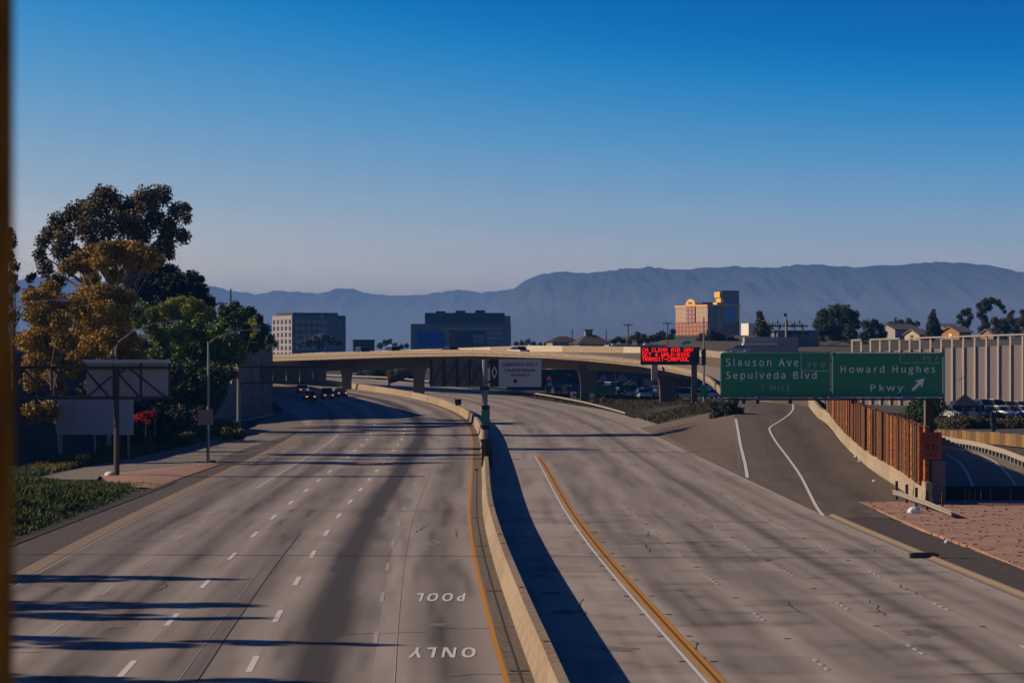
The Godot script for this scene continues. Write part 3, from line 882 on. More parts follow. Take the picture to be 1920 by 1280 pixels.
	for x in [96.0, 212.0, 318.0]:
		b = MB.new()
		b.bar(at(x, 689, d), at(x, 689, d) + Vector3(0, 0, -1.3), 0.1, 0.1)
		b.bar(at(x, 746, d), at(x, 746, d) + Vector3(0, 0, -1.3), 0.1, 0.1)
		part(t, "cross_strut", b, dk)
	var al := mat("bare_aluminium_back", 0.42, 0.45, 0.52, 0.6, "fine", 6.0)
	t = thing("road_sign", "bare metal back of the overhead sign hung on the dark truss, three bays", "road sign", at(239, 747, d + 1.6))
	for q in [[161, 210], [213, 261], [266, 315]]:
		b = MB.new()
		b.box((at(q[0], 678, d + 1.6) + at(q[1], 744, d + 1.6)) / 2, Vector3((q[1] - q[0]) / F * d, 66 / F * d, 0.05))
		part(t, "bay_panel", b, al)
	b = MB.new()
	b.bar(at(159, 677.5, d + 1.3), at(317, 677.5, d + 1.3), 0.9, 0.25)
	part(t, "top_edge", b, mat("blue_grey_edge", 0.42, 0.46, 0.5, 0.4))
	d = 232.0
	t = thing("road_sign", "large blank back of a two post road sign below the truss", "road sign", at(177, 862, d))
	for q in [[110, 134], [142, 214], [222, 246]]:
		b = MB.new()
		b.box((at(q[0], 742, d) + at(q[1], 815, d)) / 2, Vector3((q[1] - q[0] + 8) / F * d - 0.02, 73 / F * d, 0.05))
		part(t, "panel_board", b, al)
	for x in [115.0, 177.0, 240.0]:
		b = MB.new()
		b.bar(at(x, 744, d + 0.15), at(x, 858, d + 0.15), 0.14, 0.14)
		part(t, "post", b, mat("grey_post", 0.22, 0.22, 0.23, 0.6))
	d = 224.5
	t = thing("road_sign", "small square sign seen from behind on a thin post on the rose island", "road sign", gp(388, 870.5))
	b = MB.new()
	b.bar(gp(388, 870.5), at(388, 768, d), 0.1, 0.1)
	part(t, "post", b, dk)
	b = MB.new()
	b.box(at(384.5, 782, d - 0.12), Vector3(1.3, 1.28, 0.04))
	part(t, "panel", b, mat("dull_sign_back", 0.14, 0.13, 0.125, 0.6))
	# litter on the island
	b = MB.new()
	b.box(gp(399, 870) + Vector3(0, 0.14, 0.4), Vector3(0.62, 0.26, 0.5)); b.box(gp(399, 870) + Vector3(0.05, 0.3, 0.4), Vector3(0.4, 0.1, 0.35))
	single("utility_box", "small black utility box at the foot of the lamp on the rose island", "utility box", b, M["black_sealant"])
	single("boulder", "white painted boulder beside the foot of the truss post", "boulder", lump(gp(206, 893) + Vector3(0, 0.12, 0), Vector3(0.42, 0.28, 0.3), 5), mat("white_rock", 0.62, 0.62, 0.62, 0.7), "", "", true)
	# cantilever sign across the left carriageway
	d = 315.0
	t = thing("sign_truss", "cantilever sign seen from behind reaching over the left carriageway before the wall", "sign structure", at(447, 808, d))
	b = MB.new()
	b.tube([at(447, 812, d), at(447, 688, d)], [0.25, 0.2], 10)
	part(t, "post", b, mat("blue_grey_post", 0.16, 0.17, 0.19, 0.5))
	for y in [688.0, 718.0]:
		b = MB.new()
		b.bar(at(447, y, d), at(613, y, d), 0.16, 0.18)
		part(t, "chord", b, dk)
	for k in 5:
		b = MB.new()
		b.box((at(486 + k * 25.2, 685, d + 0.4) + at(486 + k * 25.2 + 24.6, 718, d + 0.4)) / 2, Vector3(24.6 / F * d, 33 / F * d, 0.05))
		part(t, "panel_board", b, mat("dark_board_back", 0.10, 0.095, 0.09, 0.7))  # boards darker than the other sign backs
		b = MB.new()
		b.bar(at(488 + k * 25, 716, d + 0.05), at(506 + k * 25, 688, d + 0.05), 0.08, 0.08)
		part(t, "brace", b, dk)

func lump(p: Vector3, s: Vector3, sd: int) -> MB:
	var b := MB.new()
	var r := RandomNumberGenerator.new()
	r.seed = sd
	var rr := []
	for i in 6:
		var a := PI * i / 5.0
		var ring := []
		for k in 9:
			var q := TAU * k / 9
			var w := r.randf_range(0.85, 1.15)
			ring.append(p + Vector3(sin(a) * cos(q) * s.x * w, cos(a) * s.y, sin(a) * sin(q) * s.z * w))
		rr.append(ring)
	for i in range(1, 6):
		for k in 9:
			b.quad(rr[i - 1][k], rr[i - 1][(k + 1) % 9], rr[i][(k + 1) % 9], rr[i][k])
	return b
func lamp(base: Vector3, py: float, arm: Array, label: String) -> void:
	var d := -base.z
	var t := thing("street_lamp", label, "street lamp", base, "street lamps along the left carriageway")
	var m := metal("lamp_steel", 0.22, 0.23, 0.25, 0.5)
	m.metallic = 0.4
	var topp := at(0, py, d); topp.x = base.x
	var b := MB.new()
	b.tube([base - Vector3(0, 0.2, 0), topp], [0.13, 0.085], 8)
	part(t, "pole", b, m)
	b = MB.new()
	b.box(base + Vector3(0, 0.08, 0), Vector3(0.5, 0.2, 0.5))
	part(t, "base_plate", b, M["pale_concrete"])
	b = MB.new()
	var pts := [topp - Vector3(0, 0.2, 0)]; var rad := [0.075]
	for p in arm:
		pts.append(at(p.x, p.y, d)); rad.append(0.04)
	b.tube(pts, rad, 6)
	part(t, "arm", b, m)
	b = MB.new()
	var q: Vector3 = pts[-1]
	b.ext([Vector2(-0.1, -0.02), Vector2(0.0, 0.09), Vector2(0.35, 0.11), Vector2(0.75, 0.03), Vector2(0.72, -0.06), Vector2(0.1, -0.09)], Transform3D(Basis.IDENTITY, q + Vector3(-0.05, 0, -0.15)), 0.3)
	var head := part(t, "lamp_head", b, mat("lamp_head_grey", 0.3, 0.33, 0.37, 0.5))
	b = MB.new()
	b.box(q + Vector3(0.4, -0.085, 0), Vector3(0.4, 0.05, 0.22))
	part(head, "lens", b, mat("lamp_lens", 0.6, 0.62, 0.6, 0.15))

# ---------- exit ramp, wood wall and paving on the right
func ramp_left(d: float) -> float:
	var k := [[150, 17.9], [201, 17.75], [222, 19.3], [243, 21.0], [262, 22.4], [290, 24.5], [322, 26.8], [345, 27.3]]
	for i in k.size() - 1:
		if d <= k[i + 1][0]: return lerpf(k[i][1], k[i + 1][1], clampf((d - k[i][0]) / float(k[i + 1][0] - k[i][0]), 0, 1))
	return 27.3
func ramp_right(d: float) -> float:
	var k := [[150, 21.7], [160, 21.9], [166, 25.4], [188, 27.2], [222, 29.4], [262, 32.1], [286, 33.9], [296, 34.0], [322, 35.8], [345, 38.0], [380, 40.0]]
	for i in k.size() - 1:
		if d <= k[i + 1][0]: return lerpf(k[i][1], k[i + 1][1], clampf((d - k[i][0]) / float(k[i + 1][0] - k[i][0]), 0, 1))
	return 40.0
func ramp_side() -> void:
	var r := []
	for d: float in [152.0, 160, 164, 167, 175, 188, 201, 212, 222, 232, 243, 252, 262, 276, 290, 306, 322, 334, 345]:
		var l: float = ramp_left(d) if d > 201 else P(19.85, d).x
		r.append([d, l, e(d), ramp_right(d), e(d)])
	var t := thing("exit_ramp", "dark brown asphalt exit ramp climbing away beside the rusty wall", "", Vector3(26, 0, -240), "", "structure")
	var rp := MB.new()
	rp.colored = true
	var lastr := []; var lastc := []
	for i in r.size() - 1:
		for j in 4:
			var f := j / 4.0
			var row := []; var rc := []
			for k in 25:
				var h := k / 24.0
				var d: float = lerpf(r[i][0], r[i + 1][0], f)
				row.append(Vector3(lerpf(lerpf(r[i][1], r[i + 1][1], f), lerpf(r[i][3], r[i + 1][3], f), h), e(d) + 0.004, -d))
				var q := 1.0 - 0.42 * streak(h, 0.62, 0.16) - 0.22 * streak(h, 0.30, 0.10) - 0.25 * streak(h, 0.98, 0.12) + 0.22 * nz2.get_noise_2d(h * 3.0, d * 0.05) + 0.12 * nz.get_noise_2d(h * 14.0, d * 0.03)
				rc.append(Color(0.150 * q, 0.118 * q, 0.090 * q))
			if not lastr.is_empty():
				for k in 24: rp.cquad(lastr[k], lastr[k + 1], row[k + 1], row[k], lastc[k], lastc[k + 1], rc[k + 1], rc[k])
			lastr = row; lastc = rc
	part(t, "pavement", rp, vmat("ramp_asphalt", 0.93, "fine", 2.0))
	var white := M["worn_white_paint"] as Material
	part(t, "left_edge_line", line_on([Vector2(1402, 896), Vector2(1397, 868), Vector2(1389, 835), Vector2(1384, 806), Vector2(1380, 785)], 0.26, 0.03, true), white)
	part(t, "right_edge_line", line_on([Vector2(1545, 967), Vector2(1530, 948), Vector2(1500, 890), Vector2(1476, 856), Vector2(1455, 828), Vector2(1444, 808), Vector2(1446, 800), Vector2(1470, 785), Vector2(1484, 773), Vector2(1488, 764), Vector2(1485, 755)], 0.2, 0.03, true), white)
	# gore between carriageway and ramp, with its grooves
	r = []
	for d: float in [201.0, 212, 222, 232, 243, 252, 262, 276, 290, 306, 318]:
		r.append([d, P(19.86, d + 3).x, g(d), ramp_left(d) - 0.02, e(d)])
	var go := thing("gore", "grooved brown pavement wedge where the exit ramp parts from the freeway", "", Vector3(19, 0, -250), "", "structure")
	part(go, "pavement", strip(r, 0.0), mat("gore_asphalt", 0.19, 0.155, 0.125, 0.93, "blotch", 5.0))
	for i in 24:
		var d := 208 + i * 4.2
		var x0 := P(20.4, d + 3).x; var x1 := ramp_left(d) - 0.5
		if x1 - x0 < 0.5: continue
		var b := MB.new()
		b.quad(Vector3(x0, lerpf(g(d), e(d), 0.1) + 0.02, -d), Vector3(x1, lerpf(g(d), e(d), 0.92) + 0.02, -d), Vector3(x1, lerpf(g(d), e(d), 0.92) + 0.02, -d - 1.2), Vector3(x0, lerpf(g(d), e(d), 0.1) + 0.02, -d - 1.2))
		part(go, "groove", b, mat("groove_dark", 0.13, 0.105, 0.085))
	# verge
	var v := strip([[318, P(20.2, 322).x, g(318), 26.4, e(318)], [330, P(23.4, 334).x, g(330), 26.9, 3.3], [345, P(23.4, 350).x, g(345), 26.2, 3.0], [360, P(23.4, 366).x, g(360), 25.0, 2.6], [385, P(23.0, 392).x, g(385), 26.0, 2.0], [410, P(21.6, 418).x, g(410), 26.0, 2.0], [440, P(21.6, 448).x, g(440), 24.0, 2.3], [480, -3.0, g(480), 20.0, g(480)]], 0.03)
	single("verge", "olive grass verge under the message sign and overpass piers", "verge", v, mat("verge_soil", 0.035, 0.03, 0.014, 0.95, "blotch", 3.0), "", "structure")
	var vg := MB.new()
	vg.colored = true
	for i in 7000:
		var d := rng.randf_range(318, 450)
		var x0 := P(23.5 if d < 400 else 21.8, d + 6).x
		var f := rng.randf()
		var x := lerpf(x0, 26.0, f)
		if x < x0: continue
		var y := lerpf(g(d), 3.2 if d < 350 else 2.1, f)
		var k := 0.8 + 0.6 * nz2.get_noise_2d(x * 0.3, d * 0.1)
		vg.col = Color(0.055 * k, 0.06 * k, 0.012 * k)
		if nz.get_noise_2d(x * 0.2, d * 0.1) > 0.25: vg.col = Color(0.10 * k, 0.06 * k, 0.018 * k)
		tuft(vg, Vector3(x, y - 0.1, -d), 0.42, 6, 0.5, 0.07)
	single("grass", "olive and straw grass on the verge below the message sign", "grass", vg, M["grass_blades"], "", "stuff")
	# concrete base wall and the rusty sheet wall on it
	var rr := []
	for i in 45:
		var d := lerpf(165.0, 340.0, i / 44.0)
		var x := ramp_right(d) + 0.1
		if d < 167: x = 25.6
		var hh := 1.15 + 0.25 * smoothstep(185, 165, d)
		rr.append([Vector3(x, e(d) - 0.2, -d), Vector3(x + 0.12, e(d) + 0.3, -d), Vector3(x + 0.2, e(d) + hh, -d), Vector3(x + 0.5, e(d) + hh, -d), Vector3(x + 0.6, e(d) - 0.2, -d)])
	t = thing("barrier_wall", "cream concrete barrier curving along the foot of the rusty wall", "barrier", Vector3(26, 0, -165))
	for i in range(0, 44, 2):
		var b := MB.new()
		b.rows(rr.slice(i, i + 3), true, i == 0)
		part(t, "wall_section", b, mat("ramp_barrier_%d" % (i % 3), 0.47 - 0.03 * (i % 3), 0.39 - 0.03 * (i % 3), 0.28 - 0.02 * (i % 3), 0.9, "blotch", 2.4, 0.5))
	t = thing("sheet_wall", "tall wall of rust coloured vertical sheets beside the exit ramp", "wall", Vector3(26, 0, -166))
	var rusts := []
	for k in 7:
		var f: float = [1.0, 0.6, 1.35, 0.4, 1.1, 0.75, 2.0][k]
		rusts.append(mat("rust_%d" % k, 0.34 * f, 0.108 * f, 0.013 * f, 0.85, "rust", 1.6 + k * 0.4, 0.6))
	var s := 166.5
	var n := 0
	while s < 288:
		var wd := rng.randf_range(0.75, 1.5)
		var outw := 0.0 if n % 2 == 0 else rng.randf_range(0.16, 0.3)
		var x0 := ramp_right(s) + 0.42 - outw; var x1 := ramp_right(s + wd) + 0.42 - outw
		var tp := 4.85 + e(s) * 0.55 + rng.randf_range(-0.04, 0.04)
		var b := MB.new()
		var y0 := e(s) + 1.12
		b.rows([[Vector3(x0 + 0.05, y0, -s), Vector3(x0 + 0.05, tp, -s), Vector3(x0 + 0.32, tp, -s), Vector3(x0 + 0.32, y0, -s)], [Vector3(x0, y0, -s - 0.12), Vector3(x0, tp, -s - 0.12), Vector3(x0 + 0.36, tp, -s - 0.12), Vector3(x0 + 0.36, y0, -s - 0.12)], [Vector3(x1, y0, -s - wd + 0.12), Vector3(x1, tp, -s - wd + 0.12), Vector3(x1 + 0.36, tp, -s - wd + 0.12), Vector3(x1 + 0.36, y0, -s - wd + 0.12)], [Vector3(x1 + 0.05, y0, -s - wd + 0.01), Vector3(x1 + 0.05, tp, -s - wd + 0.01), Vector3(x1 + 0.32, tp, -s - wd + 0.01), Vector3(x1 + 0.32, y0, -s - wd + 0.01)]], true, true)
		part(t, "sheet", b, rusts[rng.randi() % 7])
		s += wd; n += 1
	# rose paving with raised ribs
	t = thing("rose_paving", "sloping apron of rose coloured paving slabs at the right edge", "", Vector3(28, 0, -140), "", "structure")
	var bed := MB.new()
	var pr := [[96, 22.3, 50], [117, 22.5, 50], [137, 22.1, 50], [149, 21.9, 50], [160, 21.4, 50], [167, 21.3, 50], [169.5, 27.0, 50]]
	bed = strip(flat(pr), -0.03, 0.0, 4)
	part(t, "bed", bed, mat("rose_mortar", 0.30, 0.17, 0.125, 0.95))
	var ribs := MB.new()
	for i in 40:
		for j in 17:
			var d0 := 98.0 + i * 1.8; var xx := 22.0 + j * 1.8
			var lx := 22.4 if d0 < 130 else lerpf(22.3, 21.4, clampf((d0 - 130) / 30, 0, 1))
			if d0 > 168.2: continue
			if d0 > 166.5: lx = 26.5
			var xa := maxf(xx + 0.004, lx); var xb := xx + 1.796
			if xb - xa < 0.3: continue
			var y := 0.02 + 0.0015 * ((i * 3 + j * 5) % 4)
			var b := MB.new()
			b.box(Vector3((xa + xb) / 2, y - 0.06, -d0 - 0.88), Vector3(xb - xa, 0.13, 1.79))
			var km: int = (i * 7 + j * 11 + (i / 3) * (j / 2)) % 3
			if d0 > 112 and xx < 40: part(t, "paving_slab", b, mat("rose_slab_%d" % km, 0.56 - 0.05 * km, 0.335 - 0.035 * km, 0.25 - 0.03 * km, 0.9, "blotch", 1.3, 0.8))
			if (i + j) % 2 == 0:
				for k in 3:
					var c := Vector3(rng.randf_range(xa, xb), y + 0.015, -d0 - 0.2 - k * 0.42)
					ribs.box(c, Vector3(rng.randf_range(0.2, 0.42), 0.045, 0.06), Basis(Vector3.UP, 0.7))
	part(t, "raised_rib", ribs, mat("rose_rib", 0.40, 0.235, 0.175, 0.95)).set_meta("kind", "stuff")
	# guardrail end and what lies round it
	t = thing("guardrail", "short bent steel guardrail end on the rose paving by the big sign post", "guardrail", gp(1730, 950))
	var gpx := [[1675, 938, 160.5], [1690, 942, 159], [1712, 951, 156.5], [1740, 961, 154], [1768, 968, 152], [1786, 970, 151.5]]
	var sec := []
	for q in gpx:
		var p := gp(q[0], q[1] + 3)
		p.y = 0.0
		var lift: float = 0.62 if q[0] < 1750 else lerpf(0.62, 0.30, (q[0] - 1750) / 36.0)
		sec.append([p + Vector3(0, lift - 0.16, 0), p + Vector3(-0.08, lift - 0.08, 0.05), p + Vector3(0, lift, 0), p + Vector3(-0.08, lift + 0.08, 0.05), p + Vector3(0, lift + 0.16, 0), p + Vector3(0.05, lift, -0.03)])
	var gb := MB.new()
	gb.rows(sec, true, true)
	part(t, "rail", gb, M["galvanised"])
	for q in [[1680, 937], [1699, 944], [1717, 951], [1737, 957]]:
		gb = MB.new()
		var p := gp(q[0], q[1])
		gb.box(p + Vector3(0.1, 0.55, -0.25), Vector3(0.16, 1.3, 0.2))
		part(t, "post", gb, mat("timber_post", 0.07, 0.045, 0.025))
	single("litter_bag", "crumpled pale blue and white litter bag in front of the bent guardrail", "litter", lump(gp(1715, 963) + Vector3(0, 0.15, 0), Vector3(0.42, 0.3, 0.28), 21), mat("pale_blue_plastic", 0.55, 0.62, 0.72, 0.35))
	var st := MB.new()
	st.box(gp(1768, 950) + Vector3(0, 0.4, 0), Vector3(0.12, 0.9, 0.12))
	single("stake", "short rusty stake on the rose paving beside the sign post", "stake", st, mat("rust_0", 0.3, 0.115, 0.028))
	var dr := MB.new()
	dr.box(gp(1733, 1046) + Vector3(0, 0.1, 0), Vector3(1.3, 0.22, 0.45)); dr.box(gp(1733, 1046) + Vector3(0, 0.22, -0.1), Vector3(1.0, 0.06, 0.3))
	single("drain_inlet", "black drain inlet in the kerb of the right carriageway", "drain", dr, M["black_sealant"])
	for q in [[1605, 857], [1612, 866], [1640, 903], [1777, 1018]]:
		single("litter", ["white scrap of litter by the barrier foot on the exit ramp", "smaller white scrap of litter just below the other on the exit ramp", "tiny pale scrap of litter in the middle of the exit ramp", "white scrap of litter at the lower edge of the rose paving"][[1605, 1612, 1640, 1777].find(q[0])], "litter", lump(gp(q[0], q[1], q[0] < 1700) + Vector3(0, 0.06, 0), Vector3(0.16, 0.1, 0.13), q[0]), mat("white_rock", 0.62, 0.62, 0.62), "litter along the ramp")
	# the loop road behind the wall
	t = thing("loop_road", "curved side road behind the rusty wall, half in its shadow", "", Vector3(40, 0, -220), "", "structure")
	part(t, "pavement", strip([[176, 27.5, -0.05, 46, -0.05], [200, 29.5, 0, 48, 0], [225, 31.0, 0, 48, 0], [250, 32.5, 0.02, 46.5, 0.02], [275, 34.5, 0.1, 46.0, 0.1], [300, 36.0, 0.2, 44.0, 0.2]], 0.03), mat("loop_asphalt", 0.27, 0.225, 0.18, 0.92, "blotch", 6.0))
	part(t, "white_line", line_on([Vector2(1826, 916), Vector2(1815, 890), Vector2(1800, 868), Vector2(1775, 852)], 0.2, 0.06), white)
	part(t, "white_line", line_on([Vector2(1906, 912), Vector2(1890, 890), Vector2(1865, 866), Vector2(1830, 850), Vector2(1790, 842)], 0.16, 0.06), white)
	var lw := MB.new()  # black wall added to stand for the deep shade here
	lw.rows([[Vector3(26.2, -0.1, -172), Vector3(26.2, 0.8, -172), Vector3(26.2, 0.8, -172.3), Vector3(26.2, -0.1, -172.3)], [Vector3(48, -0.1, -172), Vector3(48, 0.85, -172), Vector3(48, 0.85, -172.3), Vector3(48, -0.1, -172.3)]], true, true)
	single("low_shade_wall", "low added wall, black for deep shade along the top edge of the rose paving", "wall", lw, mat("shade_black", 0.02, 0.018, 0.02))
	var k9 := 0
	for x in [1810, 1819, 1829, 1840, 1858, 1896]:
		var b := MB.new()
		b.bar(at(x, 941, 169.4), at(x, 917, 169.4), 0.05, 0.05)
		single("marker_post", ["first thin marker post along the low shade wall, from the left", "second thin marker post along the low shade wall", "third thin marker post along the low shade wall", "palest thin marker post along the low shade wall", "lone marker post right of the close group on the low wall", "rightmost thin marker post along the low shade wall"][k9], "post", b, mat("pale_post", 0.55, 0.5, 0.45) if x == 1840 else mat("rose_mortar", 0.3, 0.17, 0.125), "marker posts along the low wall")
		k9 += 1
	# timber guardrail and fence beyond the loop road
	t = thing("guardrail", "white topped timber guardrail curving round the far side of the loop road", "guardrail", gp(1850, 848))
	var gx := [[1762, 832], [1790, 838], [1820, 843], [1850, 850], [1885, 861], [1920, 876], [1990, 905]]
	var rl := []
	for q in gx:
		var p := gp(q[0], q[1])
		rl.append([p + Vector3(0, 0.45, 0), p + Vector3(0, 0.9, 0), p + Vector3(0, 0.9, -0.2), p + Vector3(0, 0.45, -0.2)])
	var b5 := MB.new()
	b5.rows(rl, true, true)
	part(t, "rail", b5, mat("pale_concrete", 0.4, 0.36, 0.31))
	for i in gx.size() - 1:
		for k in 5:
			var f := k / 5.0
			b5 = MB.new()
			b5.box(gp(lerpf(gx[i][0], gx[i + 1][0], f), lerpf(gx[i][1], gx[i + 1][1], f)) + Vector3(0, 0.22, -0.1), Vector3(0.26, 0.46, 0.2))
			part(t, "post", b5, M["pale_concrete"])
	t = thing("plank_fence", "sunlit yellow plank fence behind the timber guardrail", "fence", gp(1850, 843))
	for i in 46:
		var f := i / 45.0
		var p := Vector3(lerpf(44.5, 56.5, f), 0, -lerpf(292, 222, f * f * 0.5 + f * 0.5))
		p.y = g(-p.z)
		var b := MB.new()
		var y1 := lerpf(0.85, 1.75, f) + rng.randf_range(-0.06, 0.06)
		b.box(p + Vector3(0, y1 / 2, 0), Vector3(0.06, y1, 1.56), Basis(Vector3.UP, 0.22 - 0.1 * f))
		part(t, "plank", b, mat("plank_%d" % (i % 3), 0.34 - 0.08 * (i % 3), 0.20 - 0.05 * (i % 3), 0.07 - 0.015 * (i % 3), 0.85, "grain", 1.0))

# ---------- signs
func plate(t: Node3D, nm: String, x0: float, y0: float, x1: float, y1: float, d: float, m: Material, r := 0.0, thick := 0.06) -> MeshInstance3D:   # a board between photo corners, standing at distance d
	var a := at(x0, y1, d); var c := at(x1, y0, d)
	var w := c.x - a.x; var h := c.y - a.y
	var poly := []
	if r <= 0: poly = [Vector2(0, 0), Vector2(w, 0), Vector2(w, h), Vector2(0, h)]
	else:
		for q in [[w - r, h - r, 0.0], [r, h - r, 0.25], [r, r, 0.5], [w - r, r, 0.75]]:
			for k in 5: poly.append(Vector2(q[0], q[1]) + Vector2.from_angle(TAU * (q[2] + k / 16.0)) * r)
	var b := MB.new()
	b.ext(poly, Transform3D(Basis.IDENTITY, a + Vector3(0, 0, -thick)), thick)
	return part(t, nm, b, m)
func strokes(t: Node3D, nm: String, segs: Array, d: float, w: float, m: Material) -> void:
	var b := MB.new()
	for q in segs:
		b.bar(at(q[0], q[1], d) + Vector3(0, 0, 0.012), at(q[2], q[3], d) + Vector3(0, 0, 0.012), w if absf(q[0] - q[2]) < 0.5 else 0.02, w if absf(q[0] - q[2]) >= 0.5 else 0.02)
	part(t, nm, b, m)
func center_signs() -> void:
	var d := 252.0
	var steel := mat("blue_grey_post", 0.16, 0.17, 0.19, 0.5)
	var base := P(0.39, 252, 1.0)
	var px := 960 + base.x / d * F
	var t := thing("sign_structure", "tall round post on the median barrier with a short cantilever beam each side", "sign structure", base)
	var b := MB.new()
	b.tube([base, Vector3(base.x, at(0, 674, d).y, -d)], [0.3, 0.26], 12)
	part(t, "post", b, steel)
	for y in [680.0, 716.0]:
		b = MB.new()
		b.bar(at(804, y, d + 0.35), at(1014, y, d + 0.35), 0.16, 0.2)
		part(t, "beam", b, mat("weathered_steel", 0.055, 0.04, 0.032))
	b = MB.new()
	b.box(at(px, 728, d), Vector3(0.9, 0.3, 0.7)); b.box(base + Vector3(0, 0.1, 0), Vector3(0.8, 0.3, 0.7))
	part(t, "collar", b, M["weathered_steel"])
	t = thing("road_sign", "white carpool lane sign with a black diamond strip above the median", "road sign", at(975, 725, d))
	var sw := mat("sign_white", 0.86, 0.86, 0.86, 0.6)
	var face := plate(t, "panel", 935, 673, 1015, 725, d, mat("greyed_white_sheet", 0.42, 0.43, 0.44, 0.6))  # sheet greyed all over, duller than the plain sign white
	plate(t, "diamond_strip", 919, 673, 935.2, 725, d + 0.01, mat("sign_black", 0.012, 0.012, 0.013, 0.6), 0.0, 0.07)
	b = MB.new()
	for q in [[927, 687, 931.5, 698], [931.5, 698, 927, 709], [927, 709, 922.5, 698], [922.5, 698, 927, 687]]:
		b.bar(at(q[0], q[1], d) + Vector3(0, 0, 0.01), at(q[2], q[3], d) + Vector3(0, 0, 0.01), 0.02, 0.07)
	part(t, "diamond_symbol", b, sw)
	var ink := M["sign_black"] as Material
	text(face, "lettering", "CARPOOLS ONLY", 941, 1008, 680, 686.5, d - 0.012, ink, 3, true)
	text(face, "lettering", "2 OR MORE PERSONS", 946, 1004, 691.5, 697, d - 0.012, ink, 3, true)
	text(face, "lettering", "PER VEHICLE", 957, 993, 700.5, 705.5, d - 0.012, ink, 3, true)
	b = MB.new()
	b.ext([Vector2(0, -0.28), Vector2(0.3, 0.02), Vector2(0.09, 0.0), Vector2(0.09, 0.22), Vector2(-0.09, 0.22), Vector2(-0.09, 0.0), Vector2(-0.3, 0.02)], Transform3D(Basis.IDENTITY, at(966, 713.5, d)), 0.015)
	part(t, "down_arrow", b, ink)
	t = thing("road_sign", "framed back of the sign for the opposite direction, left of the median post", "road sign", at(857, 725, d))
	for k in 4:
		plate(t, "panel_board", 806 + k * 26, 672.5, 831.4 + k * 26, 725, d + 0.1, mat("olive_back", 0.19, 0.18, 0.155, 0.7, "blotch", 2.0))
	for k in 5:
		strokes(t, "frame_bar", [[808 + k * 24.5, 673, 808 + k * 24.5, 725]], d - 0.03, 0.22, M["weathered_steel"])
	for k in 4:
		b = MB.new()
		b.bar(at(810 + k * 24.5, 722, d - 0.05), at(830 + k * 24.5, 678, d - 0.05), 0.06, 0.1)
		part(t, "brace", b, M["weathered_steel"])
	# smaller signs on the barrier at its foot
	t = thing("road_sign", "small green marker sign on the median post, black box above it", "road sign", at(910, 800, 250.5))
	plate(t, "panel", 902.5, 769, 918.5, 796, 250.5, mat("sign_green", 0.006, 0.21, 0.10, 0.5))
	plate(t, "box", 903, 760, 918, 768.6, 250.4, ink, 0.0, 0.4)
	plate(t, "lower_box", 903, 796.4, 918, 805, 250.4, ink, 0.0, 0.4)
	d = 217.0
	t = thing("road_sign", "pair of tall brown sign backs on a post on the median barrier", "road sign", P(0.39, 217, 1.0))
	var bb := mat("brown_sign_back", 0.085, 0.058, 0.042, 0.7, "blotch", 1.5)
	plate(t, "panel", 902.5, 825, 911.5, 888, d, bb)
	plate(t, "panel", 914, 825, 923.5, 887, d + 0.1, bb)
	b = MB.new()
	b.bar(at(912.8, 822, d), Vector3(at(912.8, 900, d).x, 0.95, -d), 0.14, 0.14)
	part(t, "post", b, ink)
	b = MB.new()
	b.bar(at(893, 884, 213), Vector3(at(893, 900, 213).x, 0, -213), 0.12, 0.12)
	b.box(at(893, 882, 213), Vector3(0.2, 0.3, 0.2))
	single("marker_post", "thin dark post between the yellow line and the median barrier", "post", b, M["weathered_steel"])

